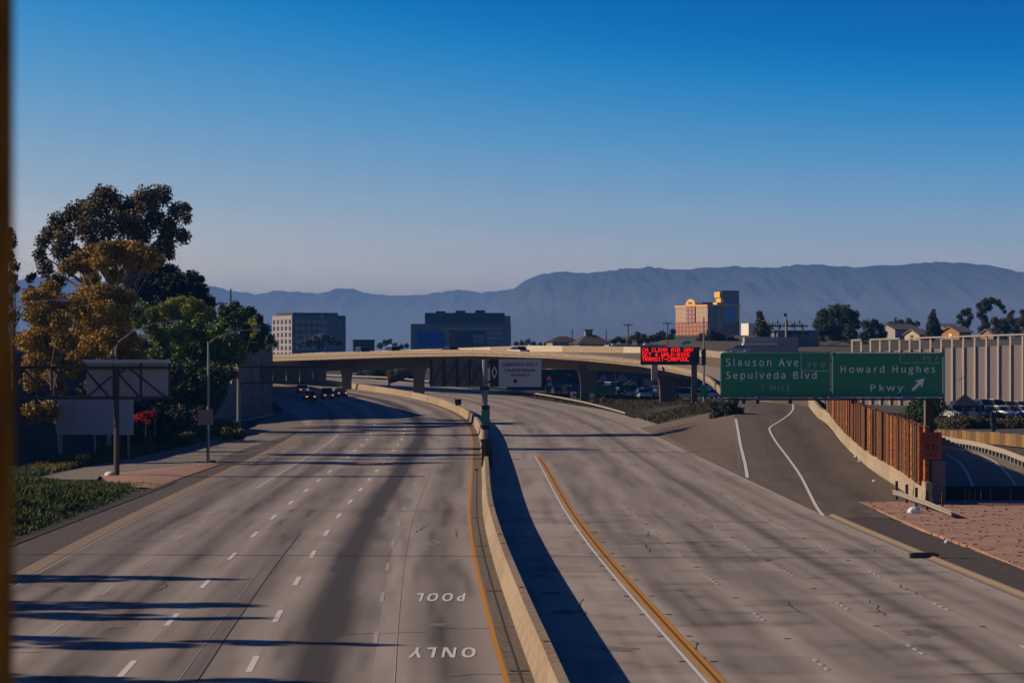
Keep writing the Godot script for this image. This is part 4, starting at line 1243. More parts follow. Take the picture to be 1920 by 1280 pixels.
func exit_sign() -> void:
	var d := 166.0
	var green := mat("sign_green", 0.006, 0.21, 0.10, 0.5)
	var sw := mat("sign_white", 0.86, 0.86, 0.86, 0.6)
	var blk := M["sign_black"] as Material
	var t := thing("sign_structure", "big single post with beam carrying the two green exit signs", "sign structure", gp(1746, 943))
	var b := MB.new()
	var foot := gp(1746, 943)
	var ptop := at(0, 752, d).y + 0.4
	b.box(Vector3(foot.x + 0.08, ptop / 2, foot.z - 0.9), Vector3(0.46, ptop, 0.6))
	part(t, "post", b, mat("shaded_post_front", 0.025, 0.022, 0.02, 0.7))  # main post coloured near black as its front in shade
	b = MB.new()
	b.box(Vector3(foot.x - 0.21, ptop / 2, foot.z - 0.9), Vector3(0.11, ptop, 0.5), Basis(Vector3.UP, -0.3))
	part(t, "sunlit_post_strip", b, mat("sunlit_post_cream", 0.40, 0.35, 0.26, 0.6))  # cream strip added to show the sunlit left edge of the post
	b = MB.new()
	b.box(foot + Vector3(0.55, 1.2, -0.7), Vector3(0.9, 2.9, 0.5))
	part(t, "cabinet", b, mat("mauve_box", 0.30, 0.235, 0.23, 0.7, "fine", 2.0))
	b = MB.new()
	b.box(foot + Vector3(0.1, 0.12, -0.8), Vector3(1.3, 0.3, 1.2))
	part(t, "footing", b, M["pale_concrete"])
	for y in [676.0, 738.0]:
		b = MB.new()
		b.bar(at(1352, y, d + 0.45), at(1768, y, d + 0.45), 0.3, 0.3)
		part(t, "beam", b, M["weathered_steel"])
	b = MB.new()
	b.bar(at(1352, 748.5, d - 0.35), at(1770, 748.5, d - 0.35), 0.75, 0.12)
	part(t, "catwalk", b, mat("dark_catwalk", 0.02, 0.022, 0.03, 0.6))
	for x in [1430.0, 1565.0, 1703.0]:
		b = MB.new()
		b.box(at(x, 745.5, d - 0.6), Vector3(0.75, 0.2, 0.3))
		part(t, "sign_light", b, mat("blue_fixture", 0.06, 0.11, 0.26, 0.4))
	for x in [1395.0, 1421.0, 1482.0, 1600.0]:
		b = MB.new()
		b.bar(at(x, 750, d - 0.7), at(x + 2, 739, d - 0.7), 0.05, 0.05)
		b.box(at(x, 753, d - 0.5), Vector3(0.2, 0.25, 0.3))
		part(t, "bracket", b, M["weathered_steel"])
	t = thing("exit_sign", "green exit sign reading Slauson Ave and Sepulveda Blvd 1 mile", "road sign", at(1455, 746, d), "green exit signs on the big post")
	var face := plate(t, "panel", 1351, 660, 1558.5, 746, d, green, 0.22)
	var z := d - 0.008
	text(face, "lettering", "Slauson Ave", 1362, 1497.5, 671.5, 686.5, z, sw, 10)
	text(face, "lettering", "Sepulveda Blvd", 1362, 1531.5, 696, 714, z, sw, 9)
	text(face, "lettering", "1 MILE", 1428, 1482, 721.5, 732.5, z, mat("sign_pale", 0.30, 0.42, 0.40, 0.6), 8)
	text(face, "lettering", "EXIT", 1518, 1543, 666, 673, z, mat("sign_dim", 0.08, 0.26, 0.2, 0.6), 6)
	text(face, "lettering", "49 B", 1513, 1548, 678.5, 689, z, M["sign_pale"], 6)
	strokes(t, "panel_line", [[1502.5, 662, 1502.5, 695], [1502.5, 695, 1557, 695]], d, 0.06, M["sign_pale"])
	strokes(t, "border", [[1360, 661.3, 1553, 661.3], [1360, 744.6, 1553, 744.6], [1352.4, 669, 1352.4, 737], [1557, 669, 1557, 737]], d, 0.045, M["sign_pale"])
	t = thing("exit_sign", "green exit sign reading Howard Hughes Pkwy with an arrow up right", "road sign", at(1665, 746, d), "green exit signs on the big post")
	face = plate(t, "panel", 1560, 660, 1770, 746, d, green, 0.22)
	text(face, "lettering", "Howard Hughes", 1577, 1754, 685, 702.5, z, sw, 10)
	text(face, "lettering", "Pkwy", 1633, 1694, 720.5, 736.5, z, sw, 10)
	text(face, "lettering", "EXIT", 1694, 1724, 667.5, 676, z, M["sign_dim"], 6)
	text(face, "lettering", "49 A", 1729, 1762, 666, 676, z, M["sign_pale"], 6)
	strokes(t, "panel_line", [[1688.5, 661, 1688.5, 679], [1690, 680, 1769, 680]], d, 0.05, M["sign_pale"])
	strokes(t, "border", [[1568, 661.3, 1763, 661.3], [1568, 744.6, 1763, 744.6], [1561.4, 667, 1561.4, 738], [1768.6, 669, 1768.6, 737]], d, 0.06, sw)
	b = MB.new()
	b.ext([Vector2(-0.5, -0.09), Vector2(0.12, -0.09), Vector2(0.02, -0.32), Vector2(0.56, 0), Vector2(0.02, 0.32), Vector2(0.12, 0.09), Vector2(-0.5, 0.09)], Transform3D(Basis(Vector3.BACK, PI / 4), at(1722, 721, d)), 0.02)
	part(t, "arrow", b, sw)
	d = 164.3
	t = thing("road_sign", "orange EXIT 30 advisory speed sign darkened for shade, on the big sign post", "road sign", at(1746, 861, d))
	face = plate(t, "panel", 1725.5, 810, 1766.5, 861, d, mat("shaded_orange_sign", 0.26, 0.04, 0.016, 0.6), 0.08)  # orange painted dark red-brown, as it looks in shade
	var o := mat("faded_ink", 0.05, 0.012, 0.01, 0.6)
	text(face, "lettering", "EXIT", 1731, 1761, 814.5, 822.5, d - 0.008, o, 4, true)
	text(face, "lettering", "30", 1733, 1759, 831, 845, d - 0.008, o, 4, true)
	text(face, "lettering", "M.P.H.", 1736, 1757, 850.5, 855.5, d - 0.008, o, 4, true)
	strokes(t, "panel_line", [[1726, 826, 1766, 826]], d, 0.04, o)

const GLYPH := {"C": "0E11101010110E", "A": "0E11111F111111", "L": "1010101010101F", "E": "1F10101E10101F", "N": "11191513111111", "I": "0E04040404040E", "R": "1E11111E141211", "D": "1E11111111111E", "Y": "1111110A040404", "O": "0E11111111110E", "T": "1F040404040404", "4": "02060A121F0202", "W": "11111115151B11", "K": "11121418141211", "-": "0000001F000000", "B": "1E11111E11111E", "S": "0F10100E01011E", "P": "1E11111E101010"}
func message_sign() -> void:
	var d := 350.0
	var t := thing("message_sign", "black electronic message sign with glowing red lettering on a single post", "message sign", at(1302, 776, d))
	var bk := mat("sign_case", 0.015, 0.015, 0.016, 0.6)
	var face := plate(t, "display_case", 1201.5, 650.5, 1312, 684, d, bk, 0.0, 0.9)
	var red := mat("red_led", 0.5, 0.03, 0.01, 0.6)
	red.emission_enabled = true; red.emission = Color(1.0, 0.09, 0.03); red.emission_energy_multiplier = 1.5
	var lines := ["CA CLEAN AIR DAY", "OCT 4 WALK-BIKE", "TRANSIT-CARPOOL"]
	var s := 1.0 * d / F
	for k in 3:
		var b := MB.new()
		var x0 := 1204.3; var y0 := 652.4 + k * 8.6
		var w: float = [95.5, 89.5, 88.0][k] / (lines[k].length() * 6 - 1)
		for i in lines[k].length():
			var ch: String = lines[k][i]
			if ch == " ": continue
			for rw in 7:
				var bits := (GLYPH[ch] as String).substr(rw * 2, 2).hex_to_int()
				for c in 5:
					if bits & (16 >> c):
						b.box(at(x0 + (i * 6 + c + 0.5) * w, y0 + (rw + 0.5) * 1.03, d) + Vector3(0, 0, 0.03), Vector3(w * 0.98 * s, 1.0 * s, 0.04))
		var lt := part(face, "led_lettering", b, red)
		lt.set_meta("kind", "stuff")
	var b2 := MB.new()
	var pm := mat("sign_post_brown", 0.085, 0.07, 0.058, 0.6)
	b2.box((at(1302.5, 684, d) + at(1302.5, 778, d)) / 2 + Vector3(0, 0, -0.5), Vector3(0.72, 94 / F * d, 0.72))
	part(t, "post", b2, pm)
	b2 = MB.new()
	b2.box(at(1302.5, 776, d) + Vector3(0, 0, -0.5), Vector3(1.6, 0.7, 1.6))
	part(t, "footing", b2, M["pale_concrete"])
	for q in [[1312, 652, 1322, 684], [1313, 684, 1322, 684], [1322, 652, 1322, 684]]:
		b2 = MB.new()
		b2.bar(at(q[0], q[1], d + 0.5), at(q[2], q[3], d + 0.5), 0.1, 0.1)
		part(t, "side_frame", b2, bk)
	d = 345.0
	t = thing("light_pole", "very tall slim pole beside the message sign with a small green sign", "light pole", at(1320, 781, d))
	b2 = MB.new()
	b2.tube([at(1320, 782, d), at(1320, 594, d)], [0.2, 0.09], 8)
	part(t, "pole", b2, metal("lamp_steel", 0.42, 0.43, 0.44))
	plate(t, "green_sign", 1313, 721, 1327.5, 743.5, d - 0.3, M["sign_green"], 0.1)
	plate(t, "black_box", 1316, 655, 1324, 684, d - 0.3, bk, 0.0, 0.4)
	var cab := MB.new()
	cab.box(at(1311.5, 766, 348), Vector3(1.0, 1.5, 0.8)); cab.box(at(1311.5, 754.5, 348), Vector3(1.1, 0.12, 0.9))
	single("utility_cabinet", "grey utility cabinet between the message sign post and the slim pole", "cabinet", cab, mat("grey_wall", 0.27, 0.25, 0.23))
	var gs := [[1111, 722, 1155, 738, 396.0, "wide dark green sign on two posts right of the second pier"], [1161, 721.5, 1195, 731.5, 402.0, "narrower dark green sign on two posts beside the third pier"]]
	for q in gs:
		t = thing("road_sign", q[5], "road sign", Vector3(at((q[0] + q[2]) / 2, 0, q[4]).x, g(q[4]), -q[4]), "green signs under the overpass")
		plate(t, "panel", q[0], q[1], q[2], q[3], q[4], mat("deep_sign_green", 0.008, 0.075, 0.05, 0.6), 0.25)
		for x in [q[0] + 8, q[2] - 8]:
			b2 = MB.new()
			var p := at(x, q[3] - 2, q[4] + 0.12)
			b2.bar(p, Vector3(p.x, g(q[4]) - 0.2, p.z), 0.14, 0.14)
			part(t, "post", b2, mat("timber_post", 0.07, 0.045, 0.025))

# ---------- buildings
func bld(nm: String, label: String, cat: String, cx: float, lx: float, rx: float, py: float, d: float, turn: float, base := 3.4) -> Array:   # corner, left and right edge columns of the photograph -> node, width, depth, height
	var p := at(cx, HZ, d); p.y = base
	var t := thing(nm, label, cat, p)
	var c := cos(turn); var s := sin(turn)
	var k := (rx - 960) / F
	var w := (k * d - p.x) / (c - k * s)
	k = (lx - 960) / F
	var dp := (k * d - p.x) / (-s - k * c)
	t.rotation.y = turn
	return [t, w, absf(dp), at(0, py, d).y - base]
func lpart(t: Node3D, nm: String, c: Vector3, s: Vector3, m: Material) -> MeshInstance3D:   # a box in the thing's own axes
	var bm := BoxMesh.new()
	bm.size = s
	return shared(t, nm, bm, m, c)
func far_buildings() -> void:
	var glass := mat("dark_glass", 0.02, 0.03, 0.05, 0.15)
	# left office block
	var r := bld("office_building", "six storey office block with a gridded side paled for sun, beyond the left of the overpass", "building", 549, 512, 648, 591, 1350, 0.42)
	var t: Node3D = r[0]
	var w: float = r[1]; var dp: float = r[2]; var h: float = r[3]
	lpart(t, "wall", Vector3(w / 2, h / 2, -dp / 2), Vector3(w, h, dp), mat("mauve_grey_wall", 0.11, 0.10, 0.105))
	lpart(t, "side_wall", Vector3(-0.3, h / 2, -dp / 2), Vector3(0.6, h - 0.1, dp - 0.02), mat("sunlit_side_stone", 0.27, 0.235, 0.235))  # side coloured paler than the front for the sun on it
	lpart(t, "roof_storey", Vector3(w * 0.46, h + 0.7, -dp / 2), Vector3(w * 0.86, 1.5, dp * 0.8), mat("dark_roof", 0.03, 0.032, 0.04))
	for fl in 7:
		for k in 5:
			lpart(t, "window", Vector3(-0.6, h - 3.2 - fl * 3.35, -dp * (0.1 + 0.2 * k)), Vector3(0.1, 2.2, dp * 0.105), glass)
		for k in 9:
			var m: Material = glass if k < 6 else mat("rust_glass", 0.09, 0.035, 0.03, 0.3)
			lpart(t, "window", Vector3(w * (0.08 + 0.105 * k), h - 3.2 - fl * 3.35, 0.02), Vector3(w * 0.075, 1.8, 0.1), m)
	lpart(t, "stair_bay", Vector3(w * 0.55, h / 2 + 0.2, 0.25), Vector3(w * 0.06, h, 0.5), mat("blue_bay", 0.08, 0.12, 0.22, 0.3))
	# middle block
	r = bld("office_building", "wide dark stepped building with a blue poster wall behind the overpass", "building", 770, 768.5, 958, 607, 1150, 0.03)
	t = r[0]; w = r[1]; dp = 40; h = r[3]
	lpart(t, "wall", Vector3(w / 2, h / 2, -dp / 2), Vector3(w, h, dp), mat("slate_wall", 0.13, 0.14, 0.165))
	lpart(t, "upper_storey", Vector3(w * 0.54, h + 2.4, -dp / 2), Vector3(w * 0.80, 4.8, dp * 0.9), mat("teal_wall", 0.035, 0.055, 0.06))
	lpart(t, "side_tower", Vector3(w * 0.972, h + 1.75, -dp / 2), Vector3(w * 0.05, 3.5, dp * 0.95), mat("slate_wall", 0.20, 0.205, 0.22))
	for k in 3:
		lpart(t, "rooftop_unit", Vector3(w * (0.3 + 0.2 * k), h + 5.3, -dp / 2), Vector3(w * 0.1, 1.0 + 0.4 * k, 6), M["dark_roof"])
	for k in 3:
		lpart(t, "window_band", Vector3(w * 0.60, h - 2.2 - k * 0.9 * 2.2, 0.02), Vector3(w * 0.62, 0.9, 0.1), glass)
	lpart(t, "blue_poster", Vector3(w * 0.20, h - 6.6, 0.15), Vector3(w * 0.27, 6.6, 0.2), mat("poster_blue", 0.01, 0.06, 0.36))
	lpart(t, "dark_poster", Vector3(w * 0.57, h - 6.2, 0.15), Vector3(w * 0.36, 6.6, 0.2), mat("poster_dark", 0.03, 0.025, 0.035))
	for q in [[0.42, 0.05, 5.2, 0.16, 0.035, 0.02], [0.51, 0.06, 4.2, 0.05, 0.03, 0.02], [0.675, 0.11, 3.6, 0.10, 0.16, 0.25], [0.675, 0.12, 0.5, 0.2, 0.02, 0.03]]:
		lpart(t, "poster_patch", Vector3(w * q[0], h - 6.4 - (2.0 if q[2] < 1 else 0.0), 0.27), Vector3(w * q[1], q[2], 0.06), mat("poster_%d" % int(q[0] * 100 + q[2] * 1000), q[3], q[4], q[5]))
	# low dark block
	r = bld("warehouse", "low navy blue block just above the overpass between the two office buildings", "building", 662, 658, 702, 638, 800, 0.1)
	lpart(r[0], "wall", Vector3(r[1] / 2, r[3] / 2, -6), Vector3(r[1], r[3], 12), mat("navy_wall", 0.04, 0.05, 0.08))
	lpart(r[0], "roof_edge", Vector3(r[1] / 2, r[3] + 0.12, -6), Vector3(r[1] + 0.3, 0.25, 12.3), M["dark_roof"])
	# hotel
	r = bld("hotel", "tall hotel with a sunlit gold and brick face and a higher tower at its right", "building", 1327, 1267, 1387, 571, 1500, 0.32)
	t = r[0]; w = r[1]; dp = r[2]; h = r[3]
	var gold := mat("gold_stucco", 0.42, 0.255, 0.085)
	var brick := mat("brick_wall", 0.38, 0.12, 0.045, 0.9, "fine", 3.0)
	lpart(t, "lower_storeys", Vector3(w / 2, h * 0.355, -dp / 2), Vector3(w, h * 0.71, dp), brick)
	lpart(t, "upper_storeys", Vector3(w / 2, h * 0.855, -dp / 2), Vector3(w - 0.05, h * 0.29, dp - 0.05), gold)
	lpart(t, "cornice", Vector3(w / 2, h - 0.4, -dp / 2), Vector3(w + 0.8, 0.9, dp + 0.8), mat("bright_gold", 0.66, 0.38, 0.08))
	lpart(t, "brick_bay", Vector3(-0.25, h * 0.845, -dp * 0.50), Vector3(0.7, h * 0.28, dp * 0.28), brick)
	var gb := MB.new()
	var arch := []
	for k in 13: arch.append(Vector2(cos(PI * k / 12) * dp * 0.155, sin(PI * k / 12) * 3.6))
	gb.ext(arch, Transform3D(Basis(Vector3.UP, PI / 2), Vector3(-0.6, h, -dp * 0.5)), 1.0)
	var gbm := MeshInstance3D.new()
	gbm.name = "gable"; gbm.mesh = gb.mesh(Vector3.ZERO); gbm.material_override = M["bright_gold"]; t.add_child(gbm)
	lpart(t, "gable_emblem", Vector3(-0.7, h + 1.3, -dp * 0.5), Vector3(0.2, 0.8, dp * 0.12), M["dark_roof"])
	lpart(t, "roof_hump", Vector3(w * 0.2, h + 0.7, -dp * 0.4), Vector3(w * 0.4, 1.6, dp * 0.5), M["dark_roof"])
	var pane := mat("hotel_pane", 0.30, 0.31, 0.36, 0.3)
	for fl in 10:
		for k in 9:
			var y := h * (0.945 - 0.072 * fl)
			lpart(t, "window", Vector3(-0.65 if absf(k - 4) < 1.6 and fl < 4 else -0.05, y, -dp * (0.06 + 0.11 * k)), Vector3(0.14, h * 0.042, dp * 0.05), pane if fl < 4 else mat("hotel_pane_tan", 0.36, 0.25, 0.15, 0.4))
	var tw := w * 0.52
	lpart(t, "tower", Vector3(w - tw / 2, h / 2 + 3.8, -dp * 0.12), Vector3(tw, h + 7.6, dp * 0.22), mat("tower_wall", 0.24, 0.15, 0.12))
	lpart(t, "tower_base", Vector3(w - tw / 2, h * 0.3, -dp * 0.118), Vector3(tw + 0.2, h * 0.6, dp * 0.23), mat("shaded_front_brick", 0.17, 0.07, 0.07))
	lpart(t, "front_base", Vector3(w * 0.24, h * 0.3, 0.05), Vector3(w * 0.475, h * 0.6, 0.1), M["shaded_front_brick"])  # front brick painted darker than the sunlit side, as the shaded face
	lpart(t, "front_upper", Vector3(w * 0.24, h * 0.79, 0.05), Vector3(w * 0.475, h * 0.37, 0.1), M["tower_wall"])  # front upper storeys painted darker too, for the same shade
	lpart(t, "blue_panel", Vector3(w - tw * 0.56, h * 0.86, 0.05), Vector3(tw * 0.62, h * 0.36, 0.5), mat("blue_panel", 0.08, 0.19, 0.36, 0.4))
	lpart(t, "gold_block", Vector3(w - tw - 0.7, h + 5.8, -dp * 0.10), Vector3(1.8, 3.2, dp * 0.17), M["bright_gold"])
	lpart(t, "gold_step", Vector3(w - tw - 0.3, h + 2.7, -dp * 0.09), Vector3(1.0, 2.4, dp * 0.13), M["bright_gold"])
	lpart(t, "gold_ledge", Vector3(w - tw - 1.8, h + 0.5, -dp * 0.12), Vector3(3.0, 1.6, dp * 0.2), M["bright_gold"])
	lpart(t, "tower_roof", Vector3(w - tw / 2, h + 7.8, -dp * 0.12), Vector3(tw + 0.3, 0.5, dp * 0.23), M["dark_roof"])
	# roofs and sheds between
	r = bld("house", "house with a hipped dark roof and a little cupola behind the far parapet", "house", 1087, 1080, 1146, 645, 640, 0.2)
	hip(r, 5.0, "shingle_brown", 0.055, 0.04, 0.035)
	lpart(r[0], "cupola", Vector3(r[1] * 0.42, r[3] + 2.6, -5), Vector3(1.7, 1.5, 1.7), mat("grey_wall", 0.27, 0.25, 0.23))
	lpart(r[0], "cupola_roof", Vector3(r[1] * 0.42, r[3] + 3.45, -5), Vector3(2.3, 0.25, 2.3), M["dark_roof"])
	r = bld("house", "dark brown roofed house left of the cupola house behind the parapet", "house", 1036, 1033, 1086, 641, 700, 0.15)
	hip(r, 3.4, "shingle_dark", 0.035, 0.028, 0.026)
	r = bld("shed", "long pale blue shed roof behind the far parapet, left of the hotel", "shed", 1142, 1141, 1268, 646.5, 620, 0.04)
	lpart(r[0], "wall", Vector3(r[1] / 2, r[3] / 2, -8), Vector3(r[1], r[3], 16), mat("pale_blue_shed", 0.20, 0.28, 0.36))
	for k in 2: lpart(r[0], "skylight", Vector3(r[1] * (0.16 + 0.48 * k), r[3] + 0.12, -2), Vector3(r[1] * 0.22, 0.25, 3), mat("cream_strip", 0.6, 0.5, 0.34))
	r = bld("white_building", "white stepped building right of the hotel, half behind a palm shaped tree", "building", 1404, 1390, 1436, 606, 900, 0.35)
	lpart(r[0], "wall", Vector3(r[1] / 2, r[3] / 2, -r[2] / 2), Vector3(r[1], r[3], r[2]), mat("white_wall", 0.66, 0.60, 0.52))
	lpart(r[0], "lower_wing", Vector3(-1.4, r[3] * 0.36, -r[2] * 0.5), Vector3(3.4, r[3] * 0.72, r[2] * 0.9), mat("white_wall", 0.66, 0.60, 0.52))
	lpart(r[0], "window", Vector3(-3.12, r[3] * 0.44, -r[2] * 0.4), Vector3(0.1, 3.0, r[2] * 0.3), glass)
	t = thing("shop_sign", "small square green and white sign board above the message sign", "sign", at(1283, 655, 600))
	plate(t, "white_half", 1270, 639.5, 1295, 649, 600, mat("sign_white", 0.78, 0.78, 0.78))
	plate(t, "green_half", 1283, 639, 1295.4, 644.5, 599.7, mat("bright_green", 0.02, 0.5, 0.16))
	plate(t, "figure", 1280.6, 642, 1282.4, 647.5, 599.6, M["sign_black"])
	plate(t, "post", 1281.5, 649, 1283.5, 668, 600.2, M["weathered_steel"])
	# utility poles
	var poles := [[1178, 607, 640, 640.0, 1, "utility pole with a crossarm over the pale blue shed, left of the other"], [1252, 604, 640, 640.0, 1, "utility pole with a crossarm just left of the hotel"], [1137, 618, 640, 630.0, 0, "bare dark pole beside the cupola house"], [1073, 617, 645, 640.0, 0, "short dark pole on the house roof left of the cupola"], [1351, 575, 640, 720.0, 0, "thin grey pole standing before the hotel"], [432, 541, 580, 420.0, 0, "bare dark pole rising out of the trees on the left"], [413, 566, 580, 440.0, 1, "utility pole top with a crossarm among the left trees"]]
	for q in poles:
		var dd: float = q[3]
		var p := at(q[0], q[1], dd)
		t = thing("utility_pole", q[5], "utility pole", Vector3(p.x, 3.0, p.z), "utility poles on the skyline")
		var b := MB.new()
		b.tube([Vector3(p.x, 3.0, p.z), p], [0.2, 0.14], 6)
		part(t, "pole", b, mat("pole_wood", 0.035, 0.03, 0.028))
		if q[4]:
			b = MB.new()
			b.bar(p + Vector3(-1.1, -0.3, 0), p + Vector3(1.1, -0.3, 0), 0.15, 0.18)
			part(t, "crossarm", b, M["pole_wood"])
			for k in 4:
				b = MB.new()
				b.box(p + Vector3(-1.0 + k * 0.66, -0.08, 0), Vector3(0.12, 0.26, 0.12))
				part(t, "insulator", b, M["pole_wood"])

func hip(r: Array, rise: float, key: String, a: float, b0: float, c: float) -> void:
	var t: Node3D = r[0]
	var w: float = r[1]; var h: float = r[3]; var dp := 10.0
	lpart(t, "wall", Vector3(w / 2, h / 2, -dp / 2), Vector3(w, h, dp), mat("house_wall_grey", 0.20, 0.19, 0.18))
	var b := MB.new()
	var lo := [Vector3(-0.6, h, 0.6), Vector3(w + 0.6, h, 0.6), Vector3(w + 0.6, h, -dp - 0.6), Vector3(-0.6, h, -dp - 0.6)]
	var r1 := Vector3(w * 0.35, h + rise * 0.45, -dp / 2); var r2 := Vector3(w * 0.65, h + rise * 0.45, -dp / 2)
	b.quad(lo[0], lo[1], r2, r1); b.quad(lo[2], lo[3], r1, r2); b.tri(lo[1], lo[2], r2); b.tri(lo[3], lo[0], r1)
	b.quad(lo[0], lo[3], lo[2], lo[1])
	var o := MeshInstance3D.new()
	o.name = "roof"; o.mesh = b.mesh(Vector3.ZERO); o.material_override = mat(key, a, b0, c); t.add_child(o)

# ---------- parked cars, tents, flags
func make_car(paint: Material, suv: bool) -> Node3D:     # nose towards +x, at the origin
	var t := thing("parked_car", "", "")
	var l := 4.6; var w := 1.8; var h := 1.46 if not suv else 1.75
	var b := MB.new()
	var body := [Vector2(-l / 2, 0.32), Vector2(-l / 2 - 0.05, 0.75), Vector2(-l / 2 + 0.1, 0.92), Vector2(l / 2 - 0.95, 0.95), Vector2(l / 2 - 0.1, 0.78), Vector2(l / 2, 0.5), Vector2(l / 2 - 0.05, 0.3)]
	b.ext(body, Transform3D(Basis.IDENTITY, Vector3(0, 0, -w / 2)), w)
	part(t, "body", b, paint)
	b = MB.new()
	var back := -l / 2 + (0.25 if suv else 0.75)
	var cab := [[back, 0.93], [back + 0.35, h], [0.35, h], [1.2, 0.93]]
	var lo := []; var hi := []
	for q in cab:
		var inset := 0.05 if q[1] < 1.0 else 0.22
		lo.append(Vector3(q[0], q[1], -w / 2 + inset)); hi.append(Vector3(q[0], q[1], w / 2 - inset))
	b.rows([lo, hi], true, true)
	part(t, "window_glass", b, mat("car_glass", 0.02, 0.025, 0.035, 0.08))
	b = MB.new()
	b.box(Vector3((back + 0.35 + 0.35) / 2, h + 0.01, 0), Vector3(0.1 - back, 0.06, w - 0.42))
	part(t, "roof", b, paint)
	var tire := CylinderMesh.new()
	tire.top_radius = 0.33; tire.bottom_radius = 0.33; tire.height = 0.22; tire.radial_segments = 14
	var rim := CylinderMesh.new()
	rim.top_radius = 0.2; rim.bottom_radius = 0.2; rim.height = 0.24; rim.radial_segments = 10
	for x in [-1.4, 1.4]:
		for z in [-0.82, 0.82]:
			var o := shared(t, "wheel", tire, mat("tyre", 0.02, 0.02, 0.02), Vector3(x, 0.33, z))
			o.rotation.x = PI / 2
			shared(o, "rim", rim, metal("rim_alloy", 0.5, 0.5, 0.52), Vector3.ZERO)
	for z in [-0.62, 0.62]:
		b = MB.new()
		b.box(Vector3(l / 2 - 0.08, 0.66, z), Vector3(0.14, 0.16, 0.36))
		part(t, "headlight", b, mat("headlight_glass", 0.8, 0.8, 0.78, 0.1))
		b = MB.new()
		b.box(Vector3(-l / 2 - 0.02, 0.72, z), Vector3(0.1, 0.18, 0.34))
		part(t, "tail_light", b, mat("tail_red", 0.3, 0.01, 0.01, 0.2))
	return t
var cars := []
func car(k: int, label: String, p: Vector3, turn: float, group: String) -> Node3D:
	var c: Array = cars[k]
	var o: Node3D
	if not c[1]:
		c[1] = true; o = c[0]; o.position = p; o.rotation.y = turn
		tag(o, label, "car", group)
	else:
		o = copy(c[0], "car" if group.contains("bend") or group.contains("crossing") else "parked_car", label, p, turn, group)
	return o
